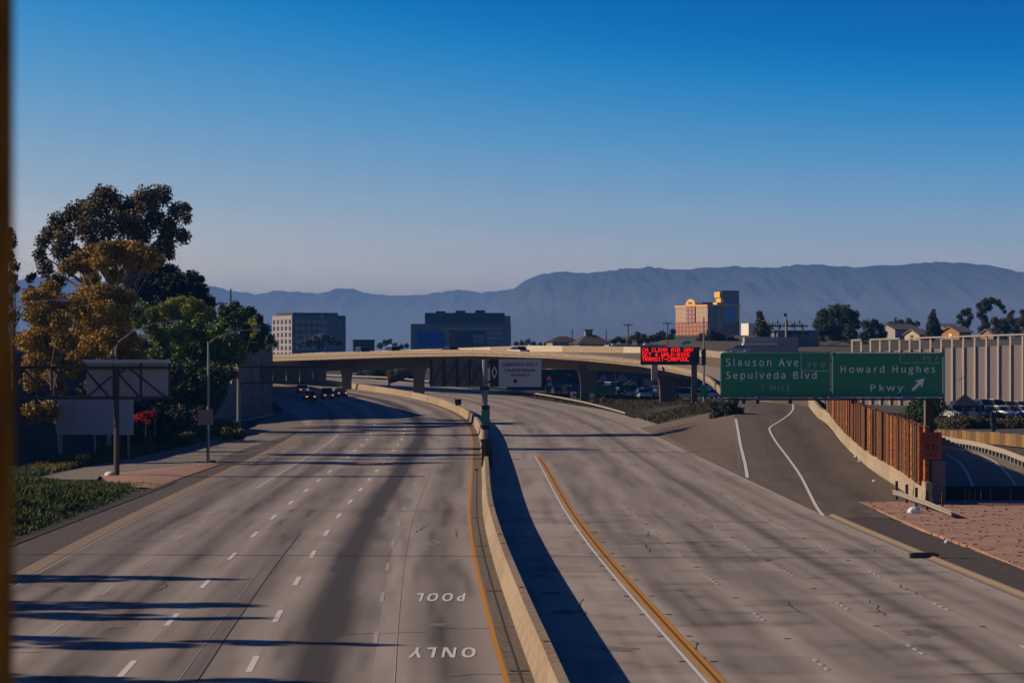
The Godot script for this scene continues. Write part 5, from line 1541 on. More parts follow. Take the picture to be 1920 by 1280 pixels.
func lot_right() -> void:
	var lot := MB.new()
	lot = strip([[300, 44, g(300), 90, g(300)], [345, 40, g(345), 90, g(345)], [400, 38, g(400), 84, g(400)], [490, 20, g(490), 70, g(490)]], -0.03)
	single("car_park", "dark asphalt car park behind the overpass and before the ribbed wall", "car park", lot, mat("lot_asphalt", 0.085, 0.08, 0.078, 0.9, "blotch", 6.0), "", "structure")
	var paints := [[0.02, 0.022, 0.03], [0.68, 0.68, 0.68], [0.14, 0.15, 0.17], [0.03, 0.06, 0.18], [0.42, 0.43, 0.45], [0.85, 0.85, 0.83], [0.16, 0.02, 0.02]]
	for k in paints.size():
		var pm := mat("car_paint_%d" % k, paints[k][0], paints[k][1], paints[k][2], 0.3)
		pm.clearcoat_enabled = true; pm.clearcoat = 0.8; pm.clearcoat_roughness = 0.1; pm.metallic = 0.25
		cars.append([make_car(pm, k % 3 == 2), false])
	var names := ["black", "silver", "dark grey", "navy blue", "pale grey", "white", "maroon"]
	var xs := [1775, 1793, 1812, 1834, 1853, 1876, 1899, 1918]
	var order := [4, 2, 1, 2, 0, 4, 3, 3]
	var place := ["left end of the front row, by the big tent", "second from left in the front row before the ribbed wall", "third from left in the front row before the ribbed wall", "fourth from left in the front row before the ribbed wall", "front row, just left of the black post", "sixth in the front row, just right of the black post", "second from right in the front row", "front row, at the right edge"]
	for i in xs.size():
		var p := at(xs[i], 0, 352.0); p.y = g(352)
		car(order[i], names[order[i]] + " parked car, " + place[i], p, -PI / 2 + 0.5 + rng.randf_range(-0.15, 0.15), "cars parked before the ribbed wall")
	for i in 6:
		var p := at(1800 + i * 23, 0, 374.0); p.y = g(374)
		var k: int = [0, 1, 2, 5, 0, 4][i]
		car(k, names[k] + " parked car in the back row by the ribbed wall, " + ["first from the left", "second from the left", "third from the left", "fourth from the left", "fifth from the left", "sixth from the left"][i], p, -PI / 2 + 0.4, "cars parked before the ribbed wall")
	var spots := [[1195, 742, 1, "just left of the third pier, nose to the freeway"], [1213, 741, 4, "close against the left of the third pier"], [1262, 747, 2, "just right of the third pier in front of the blue tent"], [1278, 746, 4, "second to the right of the third pier"], [1292, 745, 1, "left of the message sign post"], [1312, 744, 3, "between the message sign post and the slim pole"], [1331, 741, 1, "right of the slim pole behind the small green sign"], [1344, 743, 5, "at the foot of the overpass end, beside the big green sign"], [1170, 736, 0, "behind the narrower green sign"], [1150, 736, 5, "behind the wide green sign"], [1122, 735, 3, "behind the left posts of the wide green sign"], [1065, 733, 6, "left of the second pier near the crowd of tents"], [1040, 733, 0, "far left of the tents beside the carpool sign"], [1184, 744, 5, "under the left end of the narrower green sign"], [1205, 747, 1, "in the front row touching the third pier"], [1228, 737, 4, "behind the third pier, roof just showing"], [1254, 741, 5, "between the third pier and the blue tent"], [1270, 741, 0, "in the second row below the blue tent"], [1286, 750, 5, "in the front row left of the message sign post"], [1318, 749, 1, "in the front row at the slim pole"], [1338, 748, 4, "in the front row below the small green sign"], [1136, 741, 1, "between the posts of the wide green sign"], [1100, 738, 4, "just right of the second pier"]]
	for q in spots:
		var d: float = 404.0 + (750 - q[1]) * 3.2
		var p := at(q[0], 0, d); p.y = 2.35 if q[0] > 1160 else g(d) + 0.6
		car(q[2], names[q[2]] + " parked car " + q[3], p, -PI / 2 + rng.randf_range(-0.4, 0.5), "cars parked beyond the overpass piers")
	var tents := [[1810, 738, 760, 55, 350, 0.010, 0.014, 0.03, "large dark navy canopy tent before the ribbed wall"], [1282, 722, 742, 26, 422, 0.02, 0.06, 0.22, "blue canopy tent between the third pier and the message sign"], [1065, 700, 716, 40, 450, 0.02, 0.035, 0.12, "wide dark blue canopy tent left of the second pier"], [1078, 716, 731, 16, 440, 0.03, 0.10, 0.32, "small bright blue canopy beside the second pier"], [1132, 700, 716, 22, 455, 0.012, 0.02, 0.09, "navy canopy tent right of the second pier behind the flags"], [1168, 698, 715, 24, 460, 0.012, 0.02, 0.08, "dark navy canopy between the red banner and the striped flag"], [1040, 719, 730, 26, 446, 0.02, 0.018, 0.04, "low black canopy near the carpool sign"], [1030, 703, 712, 10, 470, 0.40, 0.06, 0.04, "small red and white canopy near the carpool sign"], [1212, 718, 735, 18, 430, 0.06, 0.16, 0.36, "pale blue canopy just left of the third pier"], [1335, 714, 730, 20, 430, 0.03, 0.06, 0.16, "blue canopy behind the slim pole"]]
	for q in tents:
		var d: float = q[4]
		var ap := at(q[0], q[1], d); var ed := at(q[0], q[2], d)
		var hw: float = q[3] / F * d / 2
		var fl: float = ed.y - 2.3
		var t := thing("canopy_tent", q[8], "tent", Vector3(ap.x, fl, ap.z), "tents beyond the overpass")
		var b := MB.new()
		var cs := []
		for k in 4: cs.append(Vector3(ap.x + hw * [-1, 1, 1, -1][k] * 0.96, ed.y, ap.z + hw * [1, 1, -1, -1][k] * 0.6))
		for k in 4:
			b.tri(cs[k], cs[(k + 1) % 4], ap)
			b.quad(cs[k], cs[(k + 1) % 4], cs[(k + 1) % 4] - Vector3(0, 0.28, 0), cs[k] - Vector3(0, 0.28, 0))
		part(t, "canopy", b, mat("tent_%d" % int(q[0]), q[5], q[6], q[7], 0.75))
		for k in 4:
			b = MB.new()
			b.bar(cs[k], Vector3(cs[k].x, fl, cs[k].z), 0.08, 0.08)
			part(t, "leg", b, M["grey_post"])
	# flags
	var fl := [[1116.5, 700, 722, -1, "white and red flag on a pole beside the second pier"], [1194, 704, 726, 0, "red and white striped flag with a blue corner on a leaning pole"], [1207, 707, 724, 2, "pale orange striped flag hanging beside the striped one"]]
	for q in fl:
		var d := 430.0
		var top := at(q[0], q[1], d)
		var t := thing("flag", q[4], "flag", Vector3(top.x, 2.6, top.z), "flags before the tents")
		var b := MB.new()
		b.bar(top, Vector3(top.x + 0.3, 2.4, top.z), 0.08, 0.08)
		part(t, "pole", b, M["grey_post"])
		if q[3] == 0:
			for k in 7:
				b = MB.new()
				var y0 := -k * 0.26
				b.quad(top + Vector3(-0.1, y0, 0), top + Vector3(-0.1, y0 - 0.26, 0), top + Vector3(-2.2, y0 - 1.3 - 0.1 * k * 0.3, 0.4), top + Vector3(-2.2, y0 - 1.05 - 0.1 * k * 0.3, 0.4))
				part(t, "stripe", b, mat("flag_red", 0.55, 0.03, 0.04) if k % 2 == 0 else mat("flag_white", 0.8, 0.78, 0.76))
			b = MB.new()
			b.quad(top + Vector3(-0.05, 0.02, 0.05), top + Vector3(-0.05, -0.9, 0.05), top + Vector3(-0.9, -1.3, 0.22), top + Vector3(-0.9, -0.45, 0.22))
			part(t, "corner", b, mat("flag_blue", 0.05, 0.12, 0.34))
		else:
			for k in 3:
				b = MB.new()
				var wv: float = 0.45
				var sg: float = -1.0 if q[3] < 0 else 1.0
				b.quad(top + Vector3(sg * k * wv, -0.1 - 0.2 * k, 0.1 * k), top + Vector3(sg * (k + 1) * wv, -0.3 - 0.2 * k, 0.1 * k + 0.1), top + Vector3(sg * (k + 1) * wv, -1.7 - 0.15 * k, 0.1 * k + 0.1), top + Vector3(sg * k * wv, -1.5 - 0.15 * k, 0.1 * k))
				part(t, "band", b, [M["flag_white"] if M.has("flag_white") else mat("flag_white", 0.8, 0.78, 0.76), mat("flag_maroon", 0.3, 0.03, 0.05), mat("flag_white", 0.8, 0.78, 0.76)][k] if q[3] < 0 else mat("flag_orange", 0.6, 0.32, 0.2))
	var bt := [[1147.5, 701, 722, 3.5, 0.45, 0.03, 0.08, "tall narrow red banner between the tents"], [1154.5, 701, 722, 3.0, 0.3, 0.36, 0.42, "tall narrow grey banner right of the red one"], [1075, 734, 750, 11, 0.74, 0.7, 0.68, "white board with a red mark left of the second pier"], [1110, 737, 751, 8, 0.70, 0.7, 0.72, "white board just right of the second pier"], [1036, 729, 737, 4, 0.7, 0.68, 0.6, "small white board by the guardrail near the carpool sign"]]
	for q in bt:
		var d: float = 432.0 if q[1] < 710 else 412.0
		var t := thing("banner" if q[1] < 710 else "notice_board", q[7], "banner" if q[1] < 710 else "board", at(q[0], q[2] + 4, d))
		plate(t, "panel", q[0] - q[3] / 2, q[1], q[0] + q[3] / 2, q[2], d, mat("board_%d" % int(q[0]), q[4], q[5], q[6]))
		plate(t, "post", q[0] - 0.5, q[2] - 2, q[0] + 0.5, q[2] + 8, d + 0.1, M["grey_post"])
		if q[0] == 1075: plate(t, "red_mark", 1073.5, 737, 1079, 743, d - 0.05, mat("flag_red", 0.55, 0.03, 0.04))
	# crowd beside the tents, each a few pixels tall
	for i in 9:
		var px := 1026.0 + i * 5.4 + rng.randf_range(-1, 1)
		var d := 436.0
		var p := at(px, 0, d); p.y = g(d) + 0.5
		person(p, i)
	# ribbed wall
	var a := Vector3(76.1, 0, -395); var z := Vector3(51.3, 0, -407)
	var t := thing("ribbed_wall", "long grey panel wall with cream steel ribs and a top rail at the right", "wall", (a + z) / 2)
	var cream := mat("cream_steel", 0.58, 0.51, 0.41, 0.6)
	var panel := mat("grey_panel", 0.38, 0.33, 0.31, 0.9, "fine", 7.0, 0.2)
	var side := Vector3(-0.436, 0, 0.9)
	var cols := [2010.0, 1986.0, 1963.0, 1941.0]
	var rx := 1918.5
	while rx > 1590:
		cols.append(rx); rx -= lerpf(16.6, 23.2, (rx - 1590) / 330.0)
	for i in cols.size():
		var spot := []
		for q in [cols[i], cols[mini(i + 1, cols.size() - 1)]]:
			var k: float = (q - 960) / F
			var f: float = (k * 395.0 - a.x) / (z.x - a.x - k * 12.0)
			spot.append([a.lerp(z, f), lerpf(12.15, 11.3, f), lerpf(10.6, 9.4, f)])
		var p: Vector3 = spot[0][0]; var q: Vector3 = spot[1][0]
		var gy := g(-p.z) - 0.5
		var topy: float = spot[0][1]
		var py: float = (spot[0][2] + spot[1][2]) / 2
		var b := MB.new()
		b.box(Vector3(p.x, (gy + topy) / 2, p.z) + side * 0.03, Vector3(0.24, topy - gy, 0.26), Basis(Vector3.UP, -0.451))
		part(t, "rib", b, cream)
		if i < cols.size() - 1:
			b = MB.new()
			b.bar(Vector3(p.x, (gy + py) / 2, p.z) - side * 0.12, Vector3(q.x, (gy + py) / 2, q.z) - side * 0.12, 0.2, py - gy)
			part(t, "panel", b, panel)
			if not (i in [14, 18]):
				b = MB.new()
				b.bar(Vector3(p.x, topy, p.z) + side * 0.1, Vector3(q.x, float(spot[1][1]), q.z) + side * 0.1, 0.34, 0.22)
				part(t, "top_rail", b, cream)
	var hall := thing("backdrop_hall", "long low navy hall added as a dark backdrop behind the tents under the overpass", "building", Vector3(22, 1.5, -492))
	var hb := MB.new()
	hb.box(Vector3(24, 3.6, -492), Vector3(50, 5.0, 8))  # hall added as a dark, shadowed backdrop over the bare ground
	part(hall, "wall", hb, mat("navy_wall", 0.04, 0.05, 0.08))
	for k in 12:
		hb = MB.new()
		hb.box(Vector3(2.5 + k * 4.0, 3.4, -487.9), Vector3(2.6, 2.2, 0.2))
		part(hall, "bay", hb, [mat("bay_blue", 0.02, 0.06, 0.2), mat("bay_dark", 0.015, 0.015, 0.02), mat("bay_grey", 0.12, 0.12, 0.14), mat("bay_red", 0.16, 0.02, 0.03)][(k * 5) % 4])
	hb = MB.new()
	hb.box(Vector3(24, 6.2, -491.5), Vector3(51, 0.25, 9.5))
	part(hall, "roof", hb, mat("dark_roof", 0.03, 0.032, 0.04))
	var bp := MB.new()
	bp.tube([at(1803, 768, 360), at(1803, 697, 360)], [0.12, 0.08], 6)
	bp.bar(at(1797, 712, 360), at(1809, 707, 360), 0.08, 0.08)
	single("utility_pole", "slim grey pole standing before the ribbed wall above the tent", "utility pole", bp, M["grey_post"])
	var bk := MB.new()
	bk.box(at(1863.5, 783, 300), Vector3(0.55, 1.3, 0.3)); bk.bar(at(1864, 792, 300), at(1864, 832, 300), 0.36, 0.36)
	single("signal_post", "thick black post with a box on top beyond the plank fence", "post", bk, M["black_sealant"])
	# shrubs between fence and car park
	for i in 11:
		var px := 1772 + i * 15
		var d := 318.0 + (i % 3) * 6
		shrub(at(px, 808 - (i % 2) * 3, d), [2.2, 1.5, 1.4][i % 3], [Color(0.085, 0.075, 0.015), Color(0.12, 0.075, 0.02), Color(0.05, 0.065, 0.018)][i % 3], ["olive", "rusty brown", "dark green"][i % 3] + " low shrub " + ["at the left end of the row beyond the plank fence", "second in the row beyond the plank fence", "third in the row beyond the plank fence", "fourth in the row beyond the plank fence", "fifth in the row beyond the plank fence", "sixth in the row, left of the black post", "seventh in the row, right of the black post", "eighth in the row, right of the black post", "ninth in the row beyond the plank fence", "tenth in the row beyond the plank fence", "at the right end of the row beyond the plank fence"][i], "low shrubs beyond the plank fence")
	shrub(at(1712, 775, 300), 2.2, Color(0.05, 0.13, 0.02), "bright green bush seen under the exit sign left of its post", "bushes round the exit sign")
	shrub(at(1725, 795, 290), 1.6, Color(0.14, 0.09, 0.02), "yellow brown bush just left of the big sign post", "bushes round the exit sign")
	shrub(at(1368, 771, 305), 1.5, Color(0.02, 0.02, 0.018), "near black bush under the left end of the exit signs", "bushes round the exit sign")
	shrub(at(1347, 765, 318), 1.0, Color(0.05, 0.07, 0.018), "small dark green bush right of the slim pole", "bushes round the exit sign")

func person(p: Vector3, i: int) -> void:
	var t := thing("person", ["person in dark clothes standing", "person in a red top standing", "person in a pale top standing", "person in a blue top standing"][i % 4] + " " + ["nearest the carpool sign", "second from the carpool sign", "third from the carpool sign", "fourth from the carpool sign", "mid way to the second pier", "left of the small board", "near the bright blue canopy", "close to the second pier", "against the second pier"][i], "person", p, "people by the tents")
	var b := MB.new()
	var top: Color = [Color(0.03, 0.03, 0.04), Color(0.3, 0.04, 0.05), Color(0.55, 0.52, 0.5), Color(0.06, 0.08, 0.3)][i % 4]
	b.colored = true
	b.col = Color(0.03, 0.03, 0.06)
	for s in [-1, 1]: b.tube([p + Vector3(0.11 * s, 0, 0.04 * s), p + Vector3(0.1 * s, 0.48, 0), p + Vector3(0.08 * s, 0.9, 0)], [0.06, 0.075, 0.1], 6)
	b.col = top
	b.tube([p + Vector3(0, 0.82, 0), p + Vector3(0, 1.1, 0), p + Vector3(0, 1.38, 0), p + Vector3(0, 1.46, 0)], [0.16, 0.17, 0.2, 0.07], 8)
	for s in [-1, 1]: b.tube([p + Vector3(0.2 * s, 1.4, 0), p + Vector3(0.26 * s, 1.1, 0.02), p + Vector3(0.24 * s, 0.84, 0.08)], [0.06, 0.05, 0.04], 6)
	b.col = Color(0.42, 0.26, 0.18)
	b.tube([p + Vector3(0, 1.44, 0), p + Vector3(0, 1.52, 0.01), p + Vector3(0, 1.62, 0.015), p + Vector3(0, 1.71, 0), p + Vector3(0, 1.76, 0)], [0.05, 0.075, 0.095, 0.085, 0.03], 8)
	part(t, "body", b, vmat("person_cloth", 0.85))
	b = MB.new()
	b.tube([p + Vector3(0, 1.66, -0.03), p + Vector3(0, 1.74, -0.02), p + Vector3(0, 1.79, -0.01)], [0.1, 0.09, 0.03], 8)
	part(t, "hair", b, mat("hair_dark", 0.02, 0.015, 0.012))

# ---------- plants
func leaves(b: MB, c: Vector3, r: float, size: float, dens: float, cols: Array, droop := 0.0, flatn := 1.0) -> void:
	var n := int(dens * r * r * PI / (size * size * 0.045)) + 6
	var tone := rng.randf_range(0.7, 1.25)
	for i in n:
		var u := Vector3(rng.randfn(), rng.randfn(), rng.randfn()).normalized()
		var rr := r * pow(rng.randf(), 0.45) * (1.0 + 0.25 * nz2.get_noise_3d(c.x + u.x * 1.3, c.y + u.y * 1.3, c.z + u.z * 1.3) * 2.0)
		var p := c + Vector3(u.x * rr, u.y * rr * flatn, u.z * rr)
		if droop > 0: p.y -= rng.randf() * rng.randf() * droop * r
		var k := tone * rng.randf_range(0.65, 1.25)
		var cc: Color = cols[rng.randi() % cols.size()]
		b.col = Color(cc.r * k, cc.g * k * rng.randf_range(0.9, 1.1), cc.b * k)
		var a := Vector3(rng.randfn(), rng.randfn() * (1.0 - droop * 0.5) - droop, rng.randfn()).normalized()
		var w := a.cross(Vector3(rng.randfn(), rng.randfn(), rng.randfn())).normalized()
		var s := size * rng.randf_range(0.6, 1.3)
		b.quad(p - a * s * 0.5, p + w * s * 0.24, p + a * s * 0.5, p - w * s * 0.24)
func px_blobs(list: Array, d: float, deep: float, grow := 1.0) -> Array:    # photo circles [column, row, radius] -> crown clumps in the round
	var out := []
	for q in list:
		var r: float = q[2] / F * d * grow
		out.append([at(q[0], q[1], d + rng.randf_range(-deep, deep)), r])
	return out
func blob_tree(nm: String, label: String, cat: String, group: String, base: Vector3, blobs: Array, size: float, dens: float, cols: Array, bark: Material, tr: float, droop := 0.0, flatn := 1.0, limbs := 0.45, fill := 0) -> Node3D:
	var t := thing(nm, label, cat, base, group)
	var mid := Vector3.ZERO; var low := 1e9
	for q in blobs:
		mid += q[0] / blobs.size(); low = minf(low, q[0].y - q[1])
	var fork := Vector3(lerpf(base.x, mid.x, 0.5), maxf(base.y + 1.0, lerpf(base.y, mid.y, 0.45)), lerpf(base.z, mid.z, 0.5))
	var tb := MB.new()
	tb.tube([base - Vector3(0, 0.3, 0), base.lerp(fork, 0.5) + Vector3(tr * 0.8, 0, 0), fork, fork.lerp(mid, 0.6)], [tr, tr * 0.8, tr * 0.65, tr * 0.35], 8)
	part(t, "trunk", tb, bark)
	for q in blobs:
		if rng.randf() > limbs: continue
		var c: Vector3 = q[0]
		var lb := MB.new()
		var k := fork.lerp(mid, rng.randf_range(0.0, 0.5))
		var m1 := k.lerp(c, 0.5) + Vector3(rng.randf_range(-0.5, 0.5), -0.1 * (c - k).length(), rng.randf_range(-0.5, 0.5))
		lb.tube([k, m1, c], [tr * 0.30, tr * 0.18, tr * 0.07], 6)
		part(t, "limb", lb, bark)
	var b := MB.new()
	b.colored = true
	for q in blobs:
		leaves(b, q[0], q[1], size, dens, cols, droop, flatn)
	part(t, "crown", b, vmat("leaf", 0.7, "", 1.0, 0.25))
	return t
func shrub(c: Vector3, r: float, col: Color, label: String, group: String) -> void:
	var blobs := []
	for i in 6:
		blobs.append([c + Vector3(rng.randf_range(-1, 1) * r, rng.randf_range(-0.35, 0.3) * r, rng.randf_range(-0.7, 0.7) * r), r * rng.randf_range(0.4, 0.65)])
	var base := Vector3(c.x, g(-c.z) - 0.1, c.z)
	blob_tree("shrub", label, "shrub", group, base, blobs, 0.28, 1.6, [col, Color(col.r * 0.6, col.g * 0.75, col.b * 0.7)], mat("dark_bark", 0.05, 0.035, 0.022), 0.07)
func ellipse(px: float, py: float, rx: float, ry: float, d: float, n: int, k := 0.34) -> Array:
	var out := []
	for i in n:
		var a := rng.randf() * TAU; var q := sqrt(rng.randf()) * 0.8
		var y := sin(a) * q
		out.append([at(px + cos(a) * q * rx, py + y * ry, d + rng.randf_range(-0.7, 0.7) * rx / F * d), minf(rx, ry) * rng.randf_range(k * 0.8, k * 1.25) / F * d])
	return out

func left_trees() -> void:
	var pale := mat("pale_bark", 0.50, 0.41, 0.32, 0.8, "blotch", 1.2)
	var dark := mat("dark_bark", 0.05, 0.035, 0.022)
	var gum := [Color(0.095, 0.075, 0.020), Color(0.065, 0.062, 0.020), Color(0.13, 0.085, 0.022)]
	var big := [[302, 362, 16], [275, 370, 20], [258, 378, 16], [330, 392, 13], [347, 388, 9], [350, 408, 8], [342, 440, 12], [205, 368, 18], [190, 362, 13], [178, 385, 18], [235, 392, 22], [150, 392, 17], [130, 402, 15], [104, 412, 13], [92, 435, 13], [78, 452, 11], [74, 475, 11], [85, 500, 13], [112, 466, 15], [128, 495, 16], [120, 440, 17], [160, 422, 20], [200, 420, 22], [245, 420, 22], [288, 408, 20], [312, 440, 15], [296, 468, 14], [244, 474, 14], [184, 480, 15], [222, 462, 12], [138, 468, 12], [318, 418, 15], [265, 440, 16], [105, 525, 14], [320, 462, 8], [318, 478, 7], [175, 452, 12]]
	blob_tree("eucalyptus_tree", "huge dark eucalyptus with ragged drooping crown towering over the left trees", "tree", "trees on the left embankment", Vector3(-45, 8.5, -300), px_blobs(big, 300, 3, 1.28), 0.42, 1.2, gum, mat("grey_bark", 0.16, 0.13, 0.11), 0.8, 0.7, 1.0, 0.7)
	var gold := [Color(0.46, 0.27, 0.026), Color(0.34, 0.215, 0.025), Color(0.20, 0.155, 0.022)]
	var g1 := [[150, 488, 15], [175, 476, 16], [200, 470, 15], [225, 469, 16], [252, 470, 15], [275, 476, 14], [292, 488, 11], [128, 500, 12], [160, 500, 13], [190, 492, 14], [240, 488, 15], [270, 498, 12], [215, 515, 12], [170, 522, 12]]
	blob_tree("acacia_tree", "golden brown flat topped tree in front of the huge eucalyptus", "tree", "golden trees left of the slip road", Vector3(-41, 1.0, -262), px_blobs(g1, 262, 2.5, 1.6), 0.27, 1.6, gold, pale, 0.32, 0.0, 0.75, 0.9)
	var g2 := [[165, 560, 18], [190, 552, 15], [210, 556, 16], [232, 562, 14], [140, 576, 16], [185, 590, 20], [220, 596, 17], [160, 612, 18], [205, 630, 18], [240, 640, 15], [175, 648, 17], [215, 668, 14], [255, 672, 12], [275, 690, 12], [195, 690, 14], [150, 668, 15]]
	blob_tree("acacia_tree", "yellow brown tree with pale forked limbs right above the overhead sign", "tree", "golden trees left of the slip road", Vector3(-37.5, 0.6, -246), px_blobs(g2, 246, 2.5, 1.75), 0.27, 1.5, gold, pale, 0.26, 0.0, 0.85, 0.9)
	var g3 := [[60, 560, 14], [90, 545, 14], [105, 570, 17], [70, 590, 17], [110, 605, 16], [85, 625, 18], [55, 640, 16], [120, 640, 16], [95, 660, 16], [65, 680, 15], [130, 690, 13], [60, 715, 14], [100, 700, 12], [90, 770, 14], [60, 775, 14], [110, 725, 10]]
	blob_tree("acacia_tree", "yellow brown tree with a slender white trunk at the far left", "tree", "golden trees left of the slip road", gp(112, 866), px_blobs(g3, 228, 2.5, 1.7), 0.26, 1.5, gold, pale, 0.16, 0.0, 0.85, 0.9)
	blob_tree("eucalyptus_tree", "narrow dark tree at the extreme left edge half behind the post", "tree", "trees on the left embankment", Vector3(-45, 2.0, -238), px_blobs([[16, 436, 12], [22, 455, 11], [14, 480, 14], [27, 500, 10], [18, 520, 14], [28, 540, 9], [10, 560, 14], [20, 590, 15], [8, 450, 14], [55, 522, 8], [62, 516, 6], [58, 542, 7]], 238, 2), 0.36, 1.4, gum, dark, 0.3, 0.3)
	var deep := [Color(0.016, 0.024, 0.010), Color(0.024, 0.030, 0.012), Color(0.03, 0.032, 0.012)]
	var d1 := [[262, 505, 24], [292, 515, 24], [318, 512, 20], [312, 540, 26], [345, 540, 24], [358, 520, 14], [375, 545, 17], [388, 570, 18], [392, 592, 14], [350, 572, 26], [310, 575, 26], [270, 550, 24], [280, 590, 24], [330, 600, 24], [368, 596, 22], [335, 522, 14], [376, 524, 8], [250, 530, 20]]
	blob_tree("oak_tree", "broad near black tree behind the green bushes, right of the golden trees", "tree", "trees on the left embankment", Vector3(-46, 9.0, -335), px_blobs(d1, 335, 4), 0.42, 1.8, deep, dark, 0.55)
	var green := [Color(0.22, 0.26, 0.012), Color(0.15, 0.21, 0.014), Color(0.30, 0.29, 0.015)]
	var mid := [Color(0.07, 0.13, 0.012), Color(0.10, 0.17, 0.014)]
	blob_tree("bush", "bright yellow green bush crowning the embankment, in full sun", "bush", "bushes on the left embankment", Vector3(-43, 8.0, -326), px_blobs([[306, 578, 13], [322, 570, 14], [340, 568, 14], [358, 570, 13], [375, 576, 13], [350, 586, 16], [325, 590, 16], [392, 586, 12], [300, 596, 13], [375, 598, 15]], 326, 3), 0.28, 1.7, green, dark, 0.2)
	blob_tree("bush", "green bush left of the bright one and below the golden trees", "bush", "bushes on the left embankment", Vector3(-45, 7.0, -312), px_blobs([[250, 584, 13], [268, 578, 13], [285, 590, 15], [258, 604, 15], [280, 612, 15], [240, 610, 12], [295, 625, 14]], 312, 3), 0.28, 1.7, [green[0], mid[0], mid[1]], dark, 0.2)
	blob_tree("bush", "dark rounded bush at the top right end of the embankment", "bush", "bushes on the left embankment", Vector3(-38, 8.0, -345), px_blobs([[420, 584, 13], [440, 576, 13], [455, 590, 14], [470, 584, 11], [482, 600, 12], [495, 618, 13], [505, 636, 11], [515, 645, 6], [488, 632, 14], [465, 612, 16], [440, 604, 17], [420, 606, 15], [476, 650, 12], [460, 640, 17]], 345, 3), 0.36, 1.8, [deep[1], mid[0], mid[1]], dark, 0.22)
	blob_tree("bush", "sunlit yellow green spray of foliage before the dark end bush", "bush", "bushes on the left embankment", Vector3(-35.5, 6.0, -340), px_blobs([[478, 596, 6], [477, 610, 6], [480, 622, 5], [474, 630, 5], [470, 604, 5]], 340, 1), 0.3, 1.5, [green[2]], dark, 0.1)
	blob_tree("vine", "green creeper spilling over the top of the retaining wall by the bend", "creeper", "", Vector3(-36.5, 8.5, -352), px_blobs([[452, 640, 8], [460, 632, 10], [470, 640, 9], [480, 640, 10], [492, 648, 9], [446, 655, 8], [440, 672, 8], [432, 690, 9], [424, 705, 9], [416, 722, 9], [500, 655, 6]], 351, 1.5), 0.32, 1.6, [mid[0], mid[1], green[1]], dark, 0.08)
	var ivy := [[300, 630, 22], [335, 625, 24], [370, 622, 22], [405, 625, 22], [430, 640, 22], [300, 665, 25], [340, 660, 26], [380, 660, 26], [415, 670, 24], [445, 668, 18], [280, 700, 25], [320, 700, 27], [360, 700, 27], [400, 705, 26], [430, 700, 16], [260, 735, 24], [300, 740, 27], [345, 740, 27], [385, 745, 24], [412, 735, 15], [250, 775, 24], [290, 780, 26], [335, 785, 26], [375, 780, 20], [225, 800, 20], [200, 770, 26], [170, 740, 26], [150, 800, 26], [100, 800, 28], [60, 800, 30], [60, 760, 26], [200, 825, 16], [250, 812, 20], [300, 815, 16], [130, 835, 18], [80, 840, 20], [165, 850, 12]]
	var parts_ := [ivy.slice(0, 10), ivy.slice(10, 20), ivy.slice(20, 26), ivy.slice(26, 37)]
	var lb := ["dark green vine covered thicket under the bright bush", "shadowed thicket half way down the embankment right of the overhead sign", "black green thicket low down beside the slip road lamp", "deep shadowed thicket behind the two post sign back"]
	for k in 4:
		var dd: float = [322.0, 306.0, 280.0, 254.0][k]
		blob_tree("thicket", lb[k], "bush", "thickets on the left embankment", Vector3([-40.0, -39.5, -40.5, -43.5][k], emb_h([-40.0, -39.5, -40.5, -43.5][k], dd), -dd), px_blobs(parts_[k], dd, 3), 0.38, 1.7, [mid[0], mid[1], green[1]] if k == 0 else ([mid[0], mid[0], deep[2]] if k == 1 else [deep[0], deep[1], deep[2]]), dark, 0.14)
	blob_tree("flowering_bush", "low bush covered in red flowers right of the two post sign back", "bush", "", at(272, 812, 243), px_blobs([[255, 783, 7], [265, 779, 7], [275, 776, 7], [286, 777, 7], [270, 788, 6], [278, 792, 4], [292, 782, 4]], 243, 0.6), 0.22, 1.5, [Color(0.55, 0.02, 0.02), Color(0.42, 0.015, 0.02)], dark, 0.05)
	var fan := MB.new()
	fan.colored = true
	fan.col = Color(0.09, 0.15, 0.06)
	for i in 14:
		var a := PI * (0.05 + 0.9 * i / 13.0)
		var c := at(290, 774, 245)
		var tip := c + Vector3(cos(a) * 0.85, sin(a) * 0.8, rng.randf_range(-0.4, 0.4))
		fan.tri(c + Vector3(0.05, 0, 0), c - Vector3(0.05, 0, 0), tip)
		fan.tri(c + Vector3(0, 0.06, 0.03), c, tip)
	fan.bar(at(290, 774, 245), at(290, 820, 245), 0.14, 0.14)
	single("fan_palm", "small spiky palm behind the red flowers", "palm", fan, vmat("leaf", 0.7), "", "")
	for k in 3:
		shrub(at([318, 345, 440][k], [832, 822, 812][k], [258.0, 264.0, 282.0][k]), [0.7, 0.9, 1.0][k], [Color(0.07, 0.16, 0.03), Color(0.12, 0.13, 0.025), Color(0.17, 0.14, 0.02)][k], ["fresh green weed clump beside the slip road", "yellow green weed clump beside the slip road", "yellow bush at the foot of the retaining wall"][k], "clumps beside the slip road")
	# trees just outside the frame, whose shadows lie across the near lanes
	for q in [[-39.0, 112.5, 12.0, 0], [-40.0, 101.0, 13.5, 1], [-41.0, 96.5, 14.0, 2], [-38.0, 88.0, 15.0, 3], [-36.0, 78.0, 13.0, 4]]:
		var bl := []
		for i in 26:
			var f := i / 25.0
			bl.append([Vector3(q[0] + rng.randf_range(-3.0, 3.0) * (1.1 - f * 0.8), q[2] * (0.3 + 0.7 * f), -q[1] + rng.randf_range(-3.4, 3.4) * (1.1 - f)), rng.randf_range(0.7, 1.3) * (1.15 - f * 0.65)])
